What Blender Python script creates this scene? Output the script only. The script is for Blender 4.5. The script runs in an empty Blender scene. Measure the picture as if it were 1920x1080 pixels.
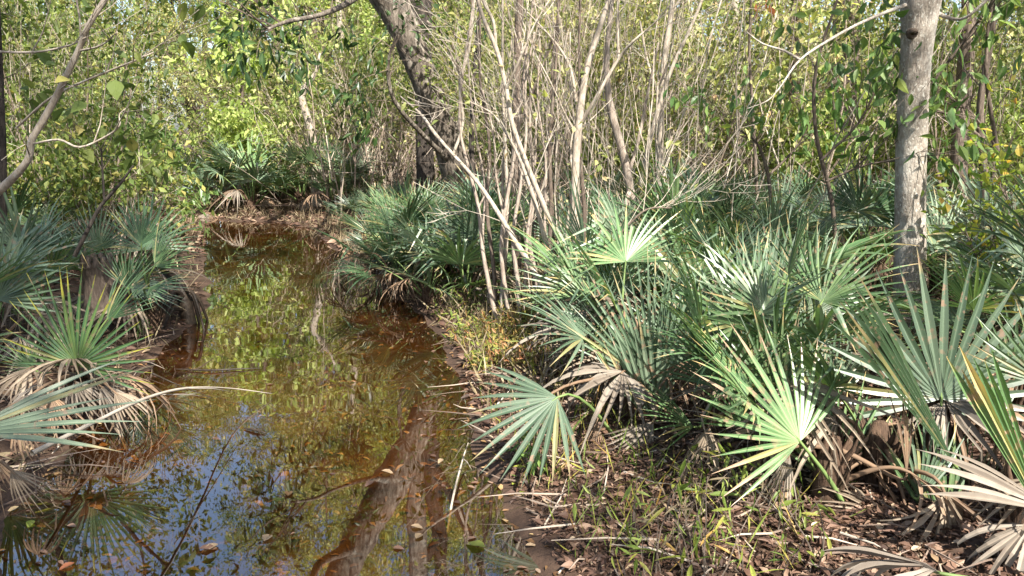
import bpy, math, random
import numpy as np
from mathutils import Vector, Matrix, noise

SEED = 7
random.seed(SEED)
RNG = np.random.default_rng(SEED)
scene = bpy.context.scene
COL = scene.collection
rad = math.radians

# ------------------------------------------------------------------ camera
CAM_H, PITCH, F = 1.6, rad(11.5), 1478.0
Fw = Vector((0, math.cos(PITCH), -math.sin(PITCH)))
Up = Vector((0, math.sin(PITCH), math.cos(PITCH)))
Rt = Vector((1, 0, 0))


def ray(px, py):
    return Fw + Rt * ((px - 960) / F) + Up * ((540 - py) / F)


def W(px, py, Y):
    """world point seen at photo pixel (px, py) at forward distance Y"""
    d = ray(px, py)
    return Vector((0, 0, CAM_H)) + d * (Y / d.y)


def on_level(px, py, z=0.0):
    d = ray(px, py)
    return Vector((0, 0, CAM_H)) + d * ((z - CAM_H) / d.z)


cam_d = bpy.data.cameras.new('camera')
cam_d.sensor_width = 36
cam_d.lens = F / 1920 * 36
cam_d.clip_end = 1000
cam_d.clip_start = 0.05
cam = bpy.data.objects.new('camera', cam_d)
COL.objects.link(cam)
cam.location = (0, 0, CAM_H)
cam.rotation_euler = (math.pi / 2 - PITCH, 0, 0)
scene.camera = cam

# ------------------------------------------------------------------ light
SUN_EL, SUN_AZ = rad(47), rad(24)      # azimuth: to the right of straight behind the camera
to_sun = Vector((math.sin(SUN_AZ) * math.cos(SUN_EL), -math.cos(SUN_AZ) * math.cos(SUN_EL), math.sin(SUN_EL)))
sd = bpy.data.lights.new('sun', 'SUN')
sd.energy = 5.0
sd.angle = rad(0.5)
sd.color = (1.0, 0.95, 0.86)
so = bpy.data.objects.new('sun', sd)
COL.objects.link(so)
so.rotation_euler = (-to_sun).to_track_quat('-Z', 'Y').to_euler()
world = bpy.data.worlds.new('World')
scene.world = world
world.use_nodes = True
nt = world.node_tree
bg = nt.nodes['Background']
sk = nt.nodes.new('ShaderNodeTexSky')
sk.sky_type = 'NISHITA'
sk.sun_disc = False
sk.dust_density = 2.0
sk.sun_elevation = SUN_EL
sk.sun_rotation = math.atan2(to_sun.x, to_sun.y)
nt.links.new(sk.outputs[0], bg.inputs[0])
bg.inputs[1].default_value = 0.105
scene.view_settings.view_transform = 'Standard'
scene.view_settings.look = 'None'
scene.view_settings.exposure = 1.66
scene.view_settings.gamma = 1
c = scene.cycles
c.max_bounces = 7
c.diffuse_bounces = 3
c.glossy_bounces = 3
c.transmission_bounces = 4
c.transparent_max_bounces = 8
c.caustics_reflective = False
c.caustics_refractive = False
c.use_denoising = True
c.sample_clamp_indirect = 6


# ------------------------------------------------------------------ materials
class Mat:
    def __init__(s, name):
        s.m = bpy.data.materials.new(name)
        s.m.use_nodes = True
        s.t = s.m.node_tree
        s.b = s.t.nodes['Principled BSDF']
        s.out = s.t.nodes['Material Output']

    def n(s, kind, **kw):
        x = s.t.nodes.new(kind)
        for k, v in kw.items():
            if k in x.inputs.keys():
                x.inputs[k].default_value = v
            else:
                setattr(x, k, v)
        return x

    def l(s, a, b):
        s.t.links.new(a, b)

    def noise(s, scale, detail=3, stretch=None, coord='Object', rough=0.55):
        tc = s.n('ShaderNodeTexCoord')
        src = tc.outputs[coord]
        if stretch:
            mp = s.n('ShaderNodeMapping')
            mp.inputs['Scale'].default_value = stretch
            s.l(src, mp.inputs[0])
            src = mp.outputs[0]
        nz = s.n('ShaderNodeTexNoise')
        nz.inputs['Scale'].default_value = scale
        nz.inputs['Detail'].default_value = detail
        nz.inputs['Roughness'].default_value = rough
        s.l(src, nz.inputs['Vector'])
        return nz.outputs['Fac']

    def ramp(s, fac, stops, interp='LINEAR'):
        r = s.n('ShaderNodeValToRGB')
        e = r.color_ramp.elements
        r.color_ramp.interpolation = interp
        while len(e) < len(stops):
            e.new(0.5)
        for x, (p, col) in zip(e, stops):
            x.position = p
            x.color = (*col, 1) if len(col) == 3 else col
        s.l(fac, r.inputs[0])
        return r.outputs[0]

    def mix(s, fac, a, b, blend='MIX'):
        m = s.n('ShaderNodeMix', data_type='RGBA', blend_type=blend)
        for sock, v in ((m.inputs[0], fac), (m.inputs[6], a), (m.inputs[7], b)):
            if hasattr(v, 'is_linked'):
                s.l(v, sock)
            elif isinstance(v, (int, float)):
                sock.default_value = v
            else:
                sock.default_value = (*v, 1)
        return m.outputs[2]

    def math(s, op, a, b=0.0, clamp=False):
        m = s.n('ShaderNodeMath', operation=op, use_clamp=clamp)
        for sock, v in ((m.inputs[0], a), (m.inputs[1], b)):
            if hasattr(v, 'is_linked'):
                s.l(v, sock)
            else:
                sock.default_value = v
        return m.outputs[0]

    def attr(s, name):
        return s.n('ShaderNodeAttribute', attribute_name=name).outputs['Fac']

    def island(s):
        return s.n('ShaderNodeNewGeometry').outputs['Random Per Island']

    def objrand(s):
        return s.n('ShaderNodeObjectInfo').outputs['Random']

    def base(s, col, rough=0.6, spec=0.5):
        if hasattr(col, 'is_linked'):
            s.l(col, s.b.inputs['Base Color'])
        else:
            s.b.inputs['Base Color'].default_value = (*col, 1)
        s.b.inputs['Roughness'].default_value = rough
        s.b.inputs['Specular IOR Level'].default_value = spec

    def translucent(s, col, amount):
        tr = s.n('ShaderNodeBsdfTranslucent')
        if hasattr(col, 'is_linked'):
            s.l(col, tr.inputs[0])
        else:
            tr.inputs[0].default_value = (*col, 1)
        mx = s.n('ShaderNodeMixShader')
        mx.inputs[0].default_value = amount
        s.l(s.b.outputs[0], mx.inputs[1])
        s.l(tr.outputs[0], mx.inputs[2])
        s.l(mx.outputs[0], s.out.inputs['Surface'])

    def bump(s, h, strength, dist):
        b = s.n('ShaderNodeBump')
        b.inputs['Strength'].default_value = strength
        b.inputs['Distance'].default_value = dist
        s.l(h, b.inputs['Height'])
        s.l(b.outputs[0], s.b.inputs['Normal'])


def leaf_mat(name, stops, trans=0.35, rough=0.5, spec=0.35, boost=1.6):
    m = Mat(name)
    col = m.ramp(m.island(), stops)
    hue = m.n('ShaderNodeHueSaturation')
    m.l(col, hue.inputs['Color'])
    v = m.math('ADD', m.math('MULTIPLY', m.objrand(), 0.4), 0.8)
    m.l(v, hue.inputs['Value'])
    m.base(hue.outputs[0], rough, spec)
    tcol = m.mix(1.0, hue.outputs[0], (boost, boost * 1.02, boost * 0.55), 'MULTIPLY')
    m.translucent(tcol, trans)
    return m.m


def palm_mat(name, cols, tip, tip_at, midc, trans=0.18, rough=0.39, blot=0.15):
    m = Mat(name)
    col = m.ramp(m.island(), [(0.0, cols[0]), (0.55, cols[1]), (0.93, cols[2]), (0.97, (0.30, 0.27, 0.11)), (1.0, (0.34, 0.24, 0.13))])
    nz = m.noise(38, 3, (1, 1, 1))
    col = m.mix(m.math('MULTIPLY', nz, 0.35), col, cols[0])
    mid = m.math('POWER', m.attr('rib'), 5.0)
    col = m.mix(m.math('MULTIPLY', mid, 0.7), col, midc)
    # pale hub
    hub = m.math('SUBTRACT', 1.0, m.math('MULTIPLY', m.attr('along'), 4.0), True)
    col = m.mix(m.math('MULTIPLY', hub, 0.5), col, midc)
    # dry tips: a length of its own on every segment
    ts = m.math('SUBTRACT', m.attr('along'), m.math('SUBTRACT', tip_at, m.math('MULTIPLY', m.math('POWER', m.island(), 3.0), 0.35)))
    ts = m.math('MULTIPLY', m.math('ADD', ts, m.math('MULTIPLY', m.math('SUBTRACT', m.noise(22), 0.5), 0.15)), 14.0, True)
    col = m.mix(ts, col, tip)
    if blot:
        bl = m.math('MULTIPLY', m.math('SUBTRACT', m.noise(26, 3, None), 0.60 - blot * 0.1), 12.0, True)
        bl = m.math('MULTIPLY', bl, m.math('MULTIPLY', m.attr('along'), 1.8, True))
        col = m.mix(m.math('MULTIPLY', bl, 0.8), col, (0.30, 0.19, 0.13))
    hue = m.n('ShaderNodeHueSaturation')
    m.l(col, hue.inputs['Color'])
    m.l(m.math('ADD', m.math('MULTIPLY', m.objrand(), 0.8), 0.7), hue.inputs['Value'])
    m.base(hue.outputs[0], rough, 0.5)
    m.translucent(m.mix(1.0, hue.outputs[0], (1.7, 1.9, 0.8), 'MULTIPLY'), trans)
    return m.m


def dead_mat(name, stops, rough=0.8):
    m = Mat(name)
    col = m.ramp(m.island(), stops)
    col = m.mix(m.math('MULTIPLY', m.noise(30, 4), 0.7), col, (0.11, 0.08, 0.06))
    mid = m.math('POWER', m.attr('rib'), 4.0)
    col = m.mix(m.math('MULTIPLY', mid, 0.3), col, (0.5, 0.42, 0.33))
    m.base(col, rough, 0.25)
    m.translucent(col, 0.15)
    return m.m


def bark_mat(name, stops, stretch, scale, bump, dist, spots=None, rough=0.85, patches=False):
    m = Mat(name)
    nz = m.noise(scale, 6, stretch, rough=0.65)
    col = m.ramp(nz, stops)
    big = m.noise(2.3, 4)
    col = m.mix(m.math('MULTIPLY', big, 0.5), col, stops[0][1])
    if spots:
        sp = m.noise(spots[0], 3, spots[2] if len(spots) > 2 else None)
        f = m.math('MULTIPLY', m.math('SUBTRACT', sp, 0.58), 14.0, True)
        col = m.mix(m.math('MULTIPLY', f, 0.8), col, spots[1])
    if patches:
        pt = m.math('MULTIPLY', m.math('SUBTRACT', m.noise(4.5, 6, (1, 1, 0.6), rough=0.7), 0.52), 9.0, True)
        col = m.mix(m.math('MULTIPLY', pt, 0.55), col, (0.60, 0.57, 0.50))
        dk = m.math('MULTIPLY', m.math('SUBTRACT', m.noise(3.1, 5, (1, 1, 0.8), rough=0.7), 0.56), 9.0, True)
        col = m.mix(m.math('MULTIPLY', dk, 0.5), col, (0.12, 0.105, 0.08))
    m.base(col, rough, 0.2)
    m.bump(nz, bump, dist)
    return m.m


M = {}
M['palm_blue'] = palm_mat('palm_blue', [(0.045, 0.078, 0.042), (0.084, 0.128, 0.078), (0.145, 0.195, 0.13)], (0.34, 0.28, 0.15), 1.02, (0.20, 0.27, 0.18))
M['palm_green'] = palm_mat('palm_green', [(0.04, 0.082, 0.03), (0.078, 0.138, 0.052), (0.14, 0.20, 0.082)], (0.36, 0.27, 0.12), 1.0, (0.19, 0.26, 0.14))
M['palm_dark'] = palm_mat('palm_dark', [(0.028, 0.058, 0.026), (0.048, 0.088, 0.038), (0.08, 0.13, 0.06)], (0.25, 0.2, 0.1), 1.05, (0.12, 0.2, 0.11))  # dark green fronds; the shade on some fans is put into this colour
M['palm_yellow'] = palm_mat('palm_yellow', [(0.05, 0.12, 0.045), (0.09, 0.18, 0.08), (0.14, 0.22, 0.06)], (0.42, 0.40, 0.06), 0.88, (0.24, 0.32, 0.10), 0.25)
M['palm_worn'] = palm_mat('palm_worn', [(0.08, 0.15, 0.06), (0.12, 0.20, 0.085), (0.17, 0.25, 0.12)], (0.36, 0.25, 0.17), 0.90, (0.32, 0.40, 0.20), 0.25, 0.36, 0.4)
M['palm_pale'] = palm_mat('palm_pale', [(0.10, 0.145, 0.09), (0.14, 0.19, 0.125), (0.20, 0.25, 0.17)], (0.34, 0.28, 0.15), 1.0, (0.27, 0.34, 0.23))  # paler greens, with the sunlight on bright fans worked into the colour
M['petiole'] = bark_mat('petiole', [(0.3, (0.10, 0.16, 0.05)), (0.7, (0.20, 0.26, 0.09))], (1, 1, 1), 20, 0.1, 0.002, rough=0.5)
M['dead_tan'] = dead_mat('dead_tan', [(0, (0.15, 0.112, 0.075)), (0.5, (0.25, 0.198, 0.14)), (1, (0.38, 0.31, 0.23))])
M['dead_grey'] = dead_mat('dead_grey', [(0, (0.12, 0.10, 0.08)), (0.5, (0.215, 0.186, 0.15)), (1, (0.34, 0.30, 0.25))])
M['dead_brown'] = dead_mat('dead_brown', [(0, (0.12, 0.075, 0.045)), (0.5, (0.22, 0.14, 0.085)), (1, (0.34, 0.22, 0.13))])
M['dead_rust'] = dead_mat('dead_rust', [(0, (0.25, 0.12, 0.055)), (0.6, (0.40, 0.23, 0.12)), (1, (0.50, 0.36, 0.14))])
M['fibre'] = bark_mat('fibre', [(0.3, (0.035, 0.022, 0.015)), (0.7, (0.16, 0.10, 0.065))], (14, 14, 3), 4, 0.8, 0.02)
M['bark_oak'] = bark_mat('bark_oak', [(0.30, (0.03, 0.025, 0.02)), (0.46, (0.14, 0.115, 0.092)), (0.70, (0.34, 0.285, 0.23))], (9, 9, 1.8), 2.6, 1.0, 0.05, (7.0, (0.33, 0.29, 0.24)))
M['bark_dark'] = bark_mat('bark_dark', [(0.34, (0.015, 0.012, 0.010)), (0.52, (0.055, 0.045, 0.038)), (0.75, (0.13, 0.105, 0.085))], (9, 9, 1.6), 2.6, 1.0, 0.04)
M['bark_grey'] = bark_mat('bark_grey', [(0.28, (0.16, 0.13, 0.105)), (0.5, (0.34, 0.295, 0.245)), (0.75, (0.50, 0.45, 0.385))], (26, 26, 8), 3.0, 0.9, 0.018, (60, (0.58, 0.55, 0.48), (1, 1, 0.7)), patches=True)
M['knot'] = bark_mat('knot', [(0.3, (0.03, 0.022, 0.016)), (0.7, (0.16, 0.12, 0.09))], (1, 1, 1), 30, 1.0, 0.02)
M['bark_stem'] = bark_mat('bark_stem', [(0.28, (0.19, 0.15, 0.115)), (0.5, (0.37, 0.315, 0.25)), (0.75, (0.54, 0.48, 0.40))], (20, 20, 5), 3.0, 0.5, 0.01, (24, (0.42, 0.39, 0.33)))
M['bark_pink'] = bark_mat('bark_pink', [(0.28, (0.17, 0.13, 0.105)), (0.5, (0.36, 0.295, 0.24)), (0.75, (0.53, 0.46, 0.385))], (18, 18, 4), 3.0, 0.6, 0.015)
M['bark_brown'] = bark_mat('bark_brown', [(0.28, (0.06, 0.045, 0.035)), (0.5, (0.15, 0.115, 0.09)), (0.75, (0.27, 0.215, 0.17))], (14, 14, 3), 3.0, 0.8, 0.02)
M['twig_pale'] = bark_mat('twig_pale', [(0.3, (0.28, 0.235, 0.185)), (0.7, (0.52, 0.46, 0.38))], (1, 1, 1), 3, 0.1, 0.002, rough=0.7)
M['wood_wet'] = bark_mat('wood_wet', [(0.3, (0.015, 0.011, 0.008)), (0.7, (0.06, 0.045, 0.032))], (4, 4, 4), 5, 0.6, 0.01, rough=0.45)


def twig_mat():
    m = Mat('twig_mix')
    col = m.ramp(m.island(), [(0, (0.10, 0.07, 0.055)), (0.4, (0.24, 0.18, 0.14)), (0.8, (0.40, 0.325, 0.26)), (1, (0.56, 0.50, 0.41))])
    m.base(col, 0.8, 0.2)
    return m.m


M['twig_mix'] = twig_mat()
M['leaf_gold'] = leaf_mat('leaf_gold', [(0, (0.13, 0.165, 0.05)), (0.45, (0.27, 0.295, 0.10)), (0.8, (0.42, 0.41, 0.16)), (0.95, (0.52, 0.45, 0.25)), (1, (0.38, 0.22, 0.12))], 0.4)
M['leaf_lime'] = leaf_mat('leaf_lime', [(0, (0.13, 0.19, 0.045)), (0.5, (0.27, 0.34, 0.09)), (1, (0.44, 0.47, 0.18))], 0.42)
M['leaf_mid'] = leaf_mat('leaf_mid', [(0, (0.06, 0.095, 0.025)), (0.5, (0.125, 0.17, 0.04)), (0.85, (0.21, 0.235, 0.06)), (1, (0.34, 0.29, 0.09))], 0.38)
M['leaf_green'] = leaf_mat('leaf_green', [(0, (0.06, 0.12, 0.035)), (0.5, (0.12, 0.20, 0.06)), (0.93, (0.20, 0.28, 0.08)), (1, (0.33, 0.33, 0.05))], 0.4, 0.4)
M['leaf_dark'] = leaf_mat('leaf_dark', [(0, (0.018, 0.04, 0.012)), (0.5, (0.035, 0.07, 0.02)), (1, (0.06, 0.10, 0.028))], 0.25, 0.4)  # dark leaves; the hanging bough's shadowed look is painted into the colour
M['leaf_yellow'] = leaf_mat('leaf_yellow', [(0, (0.14, 0.22, 0.04)), (0.55, (0.28, 0.34, 0.06)), (0.85, (0.45, 0.42, 0.07)), (1, (0.50, 0.24, 0.06))], 0.45)
M['leaf_weed'] = leaf_mat('leaf_weed', [(0, (0.09, 0.15, 0.03)), (0.5, (0.20, 0.25, 0.05)), (0.85, (0.38, 0.34, 0.08)), (1, (0.40, 0.20, 0.07))], 0.4)
M['leaf_rust'] = leaf_mat('leaf_rust', [(0, (0.30, 0.09, 0.04)), (1, (0.48, 0.20, 0.10))], 0.4)
M['leaf_herb'] = leaf_mat('leaf_herb', [(0, (0.14, 0.16, 0.04)), (0.4, (0.28, 0.25, 0.07)), (0.75, (0.34, 0.20, 0.08)), (1, (0.40, 0.16, 0.08))], 0.35)
M['straw'] = leaf_mat('straw', [(0, (0.10, 0.075, 0.045)), (0.5, (0.22, 0.17, 0.10)), (1, (0.38, 0.31, 0.20))], 0.25, 0.7)
M['litter'] = leaf_mat('litter', [(0, (0.04, 0.022, 0.015)), (0.4, (0.105, 0.057, 0.038)), (0.75, (0.18, 0.105, 0.07)), (0.93, (0.27, 0.18, 0.125)), (1, (0.36, 0.28, 0.19))], 0.12, 0.6)
M['litter_pale'] = leaf_mat('litter_pale', [(0, (0.12, 0.075, 0.045)), (0.5, (0.28, 0.19, 0.11)), (1, (0.46, 0.38, 0.26))], 0.15, 0.5)
M['litter_sunk'] = leaf_mat('litter_sunk', [(0, (0.07, 0.035, 0.015)), (0.5, (0.16, 0.085, 0.035)), (0.9, (0.26, 0.16, 0.07)), (1, (0.40, 0.30, 0.16))], 0.1, 0.6)


def ground_mat():
    m = Mat('ground_soil')
    geo = m.n('ShaderNodeNewGeometry')
    sp = m.n('ShaderNodeSeparateXYZ')
    m.l(geo.outputs['Position'], sp.inputs[0])
    n1 = m.noise(3.0, 8, None, 'Object', 0.65)
    n2 = m.noise(26, 5, None, 'Object', 0.7)
    soil = m.ramp(n1, [(0.3, (0.034, 0.021, 0.014)), (0.55, (0.085, 0.05, 0.033)), (0.75, (0.15, 0.092, 0.06))])
    soil = m.mix(m.math('MULTIPLY', n2, 0.7), soil, (0.03, 0.02, 0.014))
    silt = m.ramp(n1, [(0.3, (0.038, 0.023, 0.010)), (0.5, (0.092, 0.052, 0.022)), (0.7, (0.185, 0.108, 0.047))])
    silt = m.mix(m.math('MULTIPLY', n2, 0.5), silt, (0.04, 0.022, 0.010))
    f = m.math('ADD', m.math('MULTIPLY', m.math('MULTIPLY', sp.outputs['Z'], -1.0), 22.0), m.math('MULTIPLY', m.math('SUBTRACT', n2, 0.5), 1.5), True)
    col = m.mix(f, soil, silt)
    m.base(col, 0.85, 0.25)
    m.bump(n2, 0.7, 0.02)
    return m.m


def water_mat():
    m = Mat('pond_water')
    t = m.t
    tr = m.n('ShaderNodeBsdfTransparent')
    tr.inputs[0].default_value = (0.66, 0.49, 0.30, 1)
    gl = m.n('ShaderNodeBsdfGlossy')
    gl.inputs['Roughness'].default_value = 0.015
    gl.inputs[0].default_value = (1, 1, 1, 1)
    geo = m.n('ShaderNodeNewGeometry')
    dt = m.n('ShaderNodeVectorMath', operation='DOT_PRODUCT')
    m.l(geo.outputs['Incoming'], dt.inputs[0])
    m.l(geo.outputs['Normal'], dt.inputs[1])
    co = m.math('SUBTRACT', 1.0, m.math('ABSOLUTE', dt.outputs['Value']), True)
    refl = m.math('ADD', m.math('MULTIPLY', m.math('POWER', co, 4.0), 0.77), 0.205)   # the same from above and below
    mx = m.n('ShaderNodeMixShader')
    m.l(refl, mx.inputs[0])
    m.l(tr.outputs[0], mx.inputs[1])
    m.l(gl.outputs[0], mx.inputs[2])
    m.l(mx.outputs[0], m.out.inputs['Surface'])
    nz = m.noise(1.6, 2, (1, 1, 1))
    b = m.n('ShaderNodeBump')
    b.inputs['Strength'].default_value = 0.10
    b.inputs['Distance'].default_value = 0.02
    m.l(nz, b.inputs['Height'])
    m.l(b.outputs[0], gl.inputs['Normal'])
    return m.m


# ------------------------------------------------------------------ mesh helpers
class MB:
    def __init__(s):
        s.v, s.f, s.a, s.r = [], [], [], []

    def add(s, vs, fs, along=None, rib=None):
        o = len(s.v)
        s.v.extend(vs)
        s.f.extend([tuple(i + o for i in q) for q in fs])
        s.a.extend(along if along is not None else [0.0] * len(vs))
        s.r.extend(rib if rib is not None else [0.0] * len(vs))

    def mesh(s, name, mat, smooth=False):
        me = bpy.data.meshes.new(name)
        me.from_pydata([tuple(p) for p in s.v], [], s.f)
        if any(s.r) or any(s.a):
            at = me.attributes.new('along', 'FLOAT', 'POINT')
            at.data.foreach_set('value', s.a)
            at = me.attributes.new('rib', 'FLOAT', 'POINT')
            at.data.foreach_set('value', s.r)
        me.materials.append(mat)
        if smooth:
            me.polygons.foreach_set('use_smooth', [True] * len(me.polygons))
        me.update()
        return me


def link(name, me, parent=None):
    o = bpy.data.objects.new(name, me)
    COL.objects.link(o)
    if parent is not None:
        o.parent = parent
    return o


def thing(name, label, cat, loc=(0, 0, 0), group=None, me=None):
    o = link(name, me)
    o.location = loc
    o['label'] = label
    o['category'] = cat
    if group:
        o['group'] = group
    if me is None:
        o.empty_display_size = 0.1
    return o


def copy_tree(o, parent=None):
    cpy = o.copy()
    COL.objects.link(cpy)
    if parent is not None:
        cpy.parent = parent
    for ch in list(o.children):
        copy_tree(ch, cpy)
    return cpy


def tube(mb, pts, radii, sides=6, cap=False, lump=0.0):
    pts = [Vector(p) for p in pts]
    n = len(pts)
    vs, fs = [], []
    prev = None
    for i, p in enumerate(pts):
        t = (pts[min(i + 1, n - 1)] - pts[max(i - 1, 0)])
        if t.length < 1e-9:
            t = Vector((0, 0, 1))
        t.normalize()
        if prev is None:
            u = t.orthogonal().normalized()
        else:
            u = (prev - t * prev.dot(t))
            u = u.normalized() if u.length > 1e-6 else t.orthogonal().normalized()
        prev = u
        w = t.cross(u)
        for k in range(sides):
            a = 2 * math.pi * k / sides
            d = u * math.cos(a) + w * math.sin(a)
            r = radii[i]
            if lump:
                q = p + d * r
                r *= 1 + lump * noise.noise(q * 6.0) + lump * 0.6 * noise.noise(Vector((q.x * 17, q.y * 17, q.z * 5)))
            vs.append(p + d * r)
    for i in range(n - 1):
        for k in range(sides):
            a, b = i * sides + k, i * sides + (k + 1) % sides
            fs.append((a, b, b + sides, a + sides))
    if cap:
        vs.append(pts[-1] + (pts[-1] - pts[-2]).normalized() * radii[-1] * 0.3)
        for k in range(sides):
            fs.append(((n - 1) * sides + k, (n - 1) * sides + (k + 1) % sides, n * sides))
    mb.add(vs, fs)


def spline(pts, k=4):
    """Catmull-Rom resample of Vectors (any number of components)"""
    P = [np.array(p, float) for p in pts]
    P = [2 * P[0] - P[1]] + P + [2 * P[-1] - P[-2]]
    out = []
    for i in range(1, len(P) - 2):
        a, b, c_, d = P[i - 1], P[i], P[i + 1], P[i + 2]
        for j in range(k):
            t = j / k
            out.append(0.5 * ((2 * b) + (-a + c_) * t + (2 * a - 5 * b + 4 * c_ - d) * t * t + (-a + 3 * b - 3 * c_ + d) * t ** 3))
    out.append(P[-2])
    return out


def rvec(rng=random):
    while True:
        v = Vector((rng.uniform(-1, 1), rng.uniform(-1, 1), rng.uniform(-1, 1)))
        if 0.05 < v.length < 1:
            return v.normalized()


def grow(mb, p, d, length, r, depth, tips, rng, up=0.15, wander=0.25, kids=(2, 4), ang=(25, 55), sides=5, shrink=0.6, twmb=None, tw_depth=0):
    """a limb that wanders and forks; tips collects (point, direction, length) of the last order"""
    n = max(3, int(length / 0.35)) if depth > 0 else 3
    n = min(n, 9)
    pts, rs = [Vector(p)], [r]
    d = Vector(d).normalized()
    for i in range(n):
        d = (d + rvec(rng) * wander + Vector((0, 0, up)) * 0.5).normalized()
        pts.append(pts[-1] + d * (length / n))
        rs.append(max(r * (1 - 0.75 * (i + 1) / n), 0.0015))
    tgt = twmb if (twmb is not None and depth <= tw_depth) else mb
    tube(tgt, pts, rs, sides if depth > 0 else 3)
    if depth == 0:
        tips.append((pts[0], pts[-1]))
        return
    for k in range(rng.randint(*kids)):
        i = rng.randint(max(1, n // 3), n)
        ax = (pts[i] - pts[i - 1]).normalized()
        a = rad(rng.uniform(*ang))
        side = (rvec(rng).cross(ax)).normalized()
        nd = ax * math.cos(a) + side * math.sin(a)
        grow(mb, pts[i], nd, length * shrink * rng.uniform(0.7, 1.15), max(rs[i] * 0.7, 0.0015), depth - 1, tips, rng, up, wander, kids, ang, sides, shrink, twmb, tw_depth)
    grow(mb, pts[-1], d, length * shrink * 0.8, rs[-1], depth - 1, tips, rng, up, wander, kids, ang, sides, shrink, twmb, tw_depth)


def leaves(mb, P, D, N, L, Wd, detail=False):
    """P,D,N: (n,3) arrays; L, Wd: (n,) leaf length and width"""
    D = D / np.linalg.norm(D, axis=1, keepdims=True)
    S = np.cross(D, N)
    S = S / (np.linalg.norm(S, axis=1, keepdims=True) + 1e-9)
    N = np.cross(S, D)
    L, Wd = L[:, None], Wd[:, None]
    if not detail:
        v = np.stack([P, P + D * L * 0.45 + S * Wd * 0.5 + N * Wd * 0.15, P + D * L - N * L * 0.08, P + D * L * 0.45 - S * Wd * 0.5 + N * Wd * 0.15], 1)
        k = 4
        fs = [(0, 1, 2, 3)]
    else:
        cs = lambda t, w, z: P + D * L * t + S * Wd * w + N * (Wd * abs(w) * 0.35 - L * z)
        v = np.stack([P, cs(0.2, 0.36, 0.0), cs(0.45, 0.5, 0.02), cs(0.75, 0.28, 0.07), cs(1.0, 0, 0.15), cs(0.75, -0.28, 0.07), cs(0.45, -0.5, 0.02), cs(0.2, -0.36, 0.0), cs(0.5, 0, 0.03)], 1)
        k = 9
        fs = [(0, 1, 2, 8), (8, 2, 3, 4), (8, 4, 5, 6), (0, 8, 6, 7)]
    n = len(P)
    o = len(mb.v)
    mb.v.extend(map(tuple, v.reshape(-1, 3)))
    mb.f.extend([tuple(o + i * k + q for q in f) for i in range(n) for f in fs])
    mb.a.extend([0.0] * (n * k))
    mb.r.extend([0.0] * (n * k))


def leaves_on(mb, tips, per, size, nrng, droop=0.5, jitter=0.12, detail=False, aspect=0.5, upn=0.8, keep=1.0):
    """leaves along the last twigs"""
    Ps, Ds = [], []
    for a, b in tips:
        if nrng.random() > keep:
            continue
        a, b = np.array(a), np.array(b)
        for _ in range(per):
            t = nrng.uniform(0.1, 1.1)
            Ps.append(a + (b - a) * t + nrng.normal(0, jitter, 3))
            Ds.append((b - a) / (np.linalg.norm(b - a) + 1e-9))
    if not Ps:
        return
    P, D = np.array(Ps), np.array(Ds)
    n = len(P)
    D = D * 0.5 + nrng.normal(0, 0.6, (n, 3)) + np.array([0, 0, -droop])
    N = nrng.normal(0, 0.6, (n, 3)) + np.array([0, 0, upn])
    L = size * nrng.uniform(0.6, 1.25, n)
    leaves(mb, P, D, N, L, L * aspect * nrng.uniform(0.8, 1.2, n), detail)


# ------------------------------------------------------------------ the pond and the ground
pond_px = [(-40, 985), (20, 935), (75, 880), (135, 800), (215, 722), (285, 655), (340, 612), (372, 560), (372, 500), (368, 450), (368, 415), (340, 375), (290, 356), (230, 347), (330, 341), (420, 341), (400, 352),
           (370, 372), (385, 398), (430, 415), (520, 416), (600, 430), (650, 478), (715, 528), (790, 570), (850, 630), (880, 700), (900, 770), (935, 860), (985, 950), (1060, 1060), (1090, 1130)]
pond = [on_level(*p).xy for p in pond_px] + [Vector((0.25, 1.9)), Vector((-0.6, 1.7)), Vector((-1.5, 1.95)), Vector((-1.9, 2.5))]
PX = np.array([[p.x, p.y] for p in pond])


def pond_sd(x, y):
    """signed distance to the shoreline, negative in the water; x, y arrays"""
    x, y = np.atleast_1d(x).astype(float), np.atleast_1d(y).astype(float)
    best = np.full(x.shape, 1e9)
    inside = np.zeros(x.shape, bool)
    n = len(PX)
    for i in range(n):
        ax, ay = PX[i]
        bx, by = PX[(i + 1) % n]
        ex, ey = bx - ax, by - ay
        t = np.clip(((x - ax) * ex + (y - ay) * ey) / (ex * ex + ey * ey), 0, 1)
        d = np.hypot(x - ax - t * ex, y - ay - t * ey)
        best = np.minimum(best, d)
        cr = ((ay > y) != (by > y)) & (x < (bx - ax) * (y - ay) / (by - ay + 1e-12) + ax)
        inside ^= cr
    return np.where(inside, -best, best)


def vnoise(x, y, s):
    return np.array([noise.noise(Vector((a * s, b * s, 3.7))) for a, b in zip(np.ravel(x), np.ravel(y))]).reshape(np.shape(x))


def height(x, y):
    x, y = np.atleast_1d(x).astype(float), np.atleast_1d(y).astype(float)
    sdv = pond_sd(x, y) + 0.10 * vnoise(x, y, 1.7) + 0.05 * vnoise(x, y, 5.0)
    out = 0.02 + 0.30 * (1 - np.exp(-np.maximum(sdv, 0) * 0.75))
    inn = 0.02 - 0.30 * (1 - np.exp(np.minimum(sdv, 0) * 0.9))
    z = np.where(sdv > 0, out, inn)
    near = np.exp(-(x * x + y * y) / 1500)
    return z + near * (0.05 * vnoise(x, y, 0.9) + 0.02 * vnoise(x, y, 4.0)) * np.clip(np.abs(sdv) * 2, 0.15, 1)


def G(x, y):
    return float(height([x], [y])[0])


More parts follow.
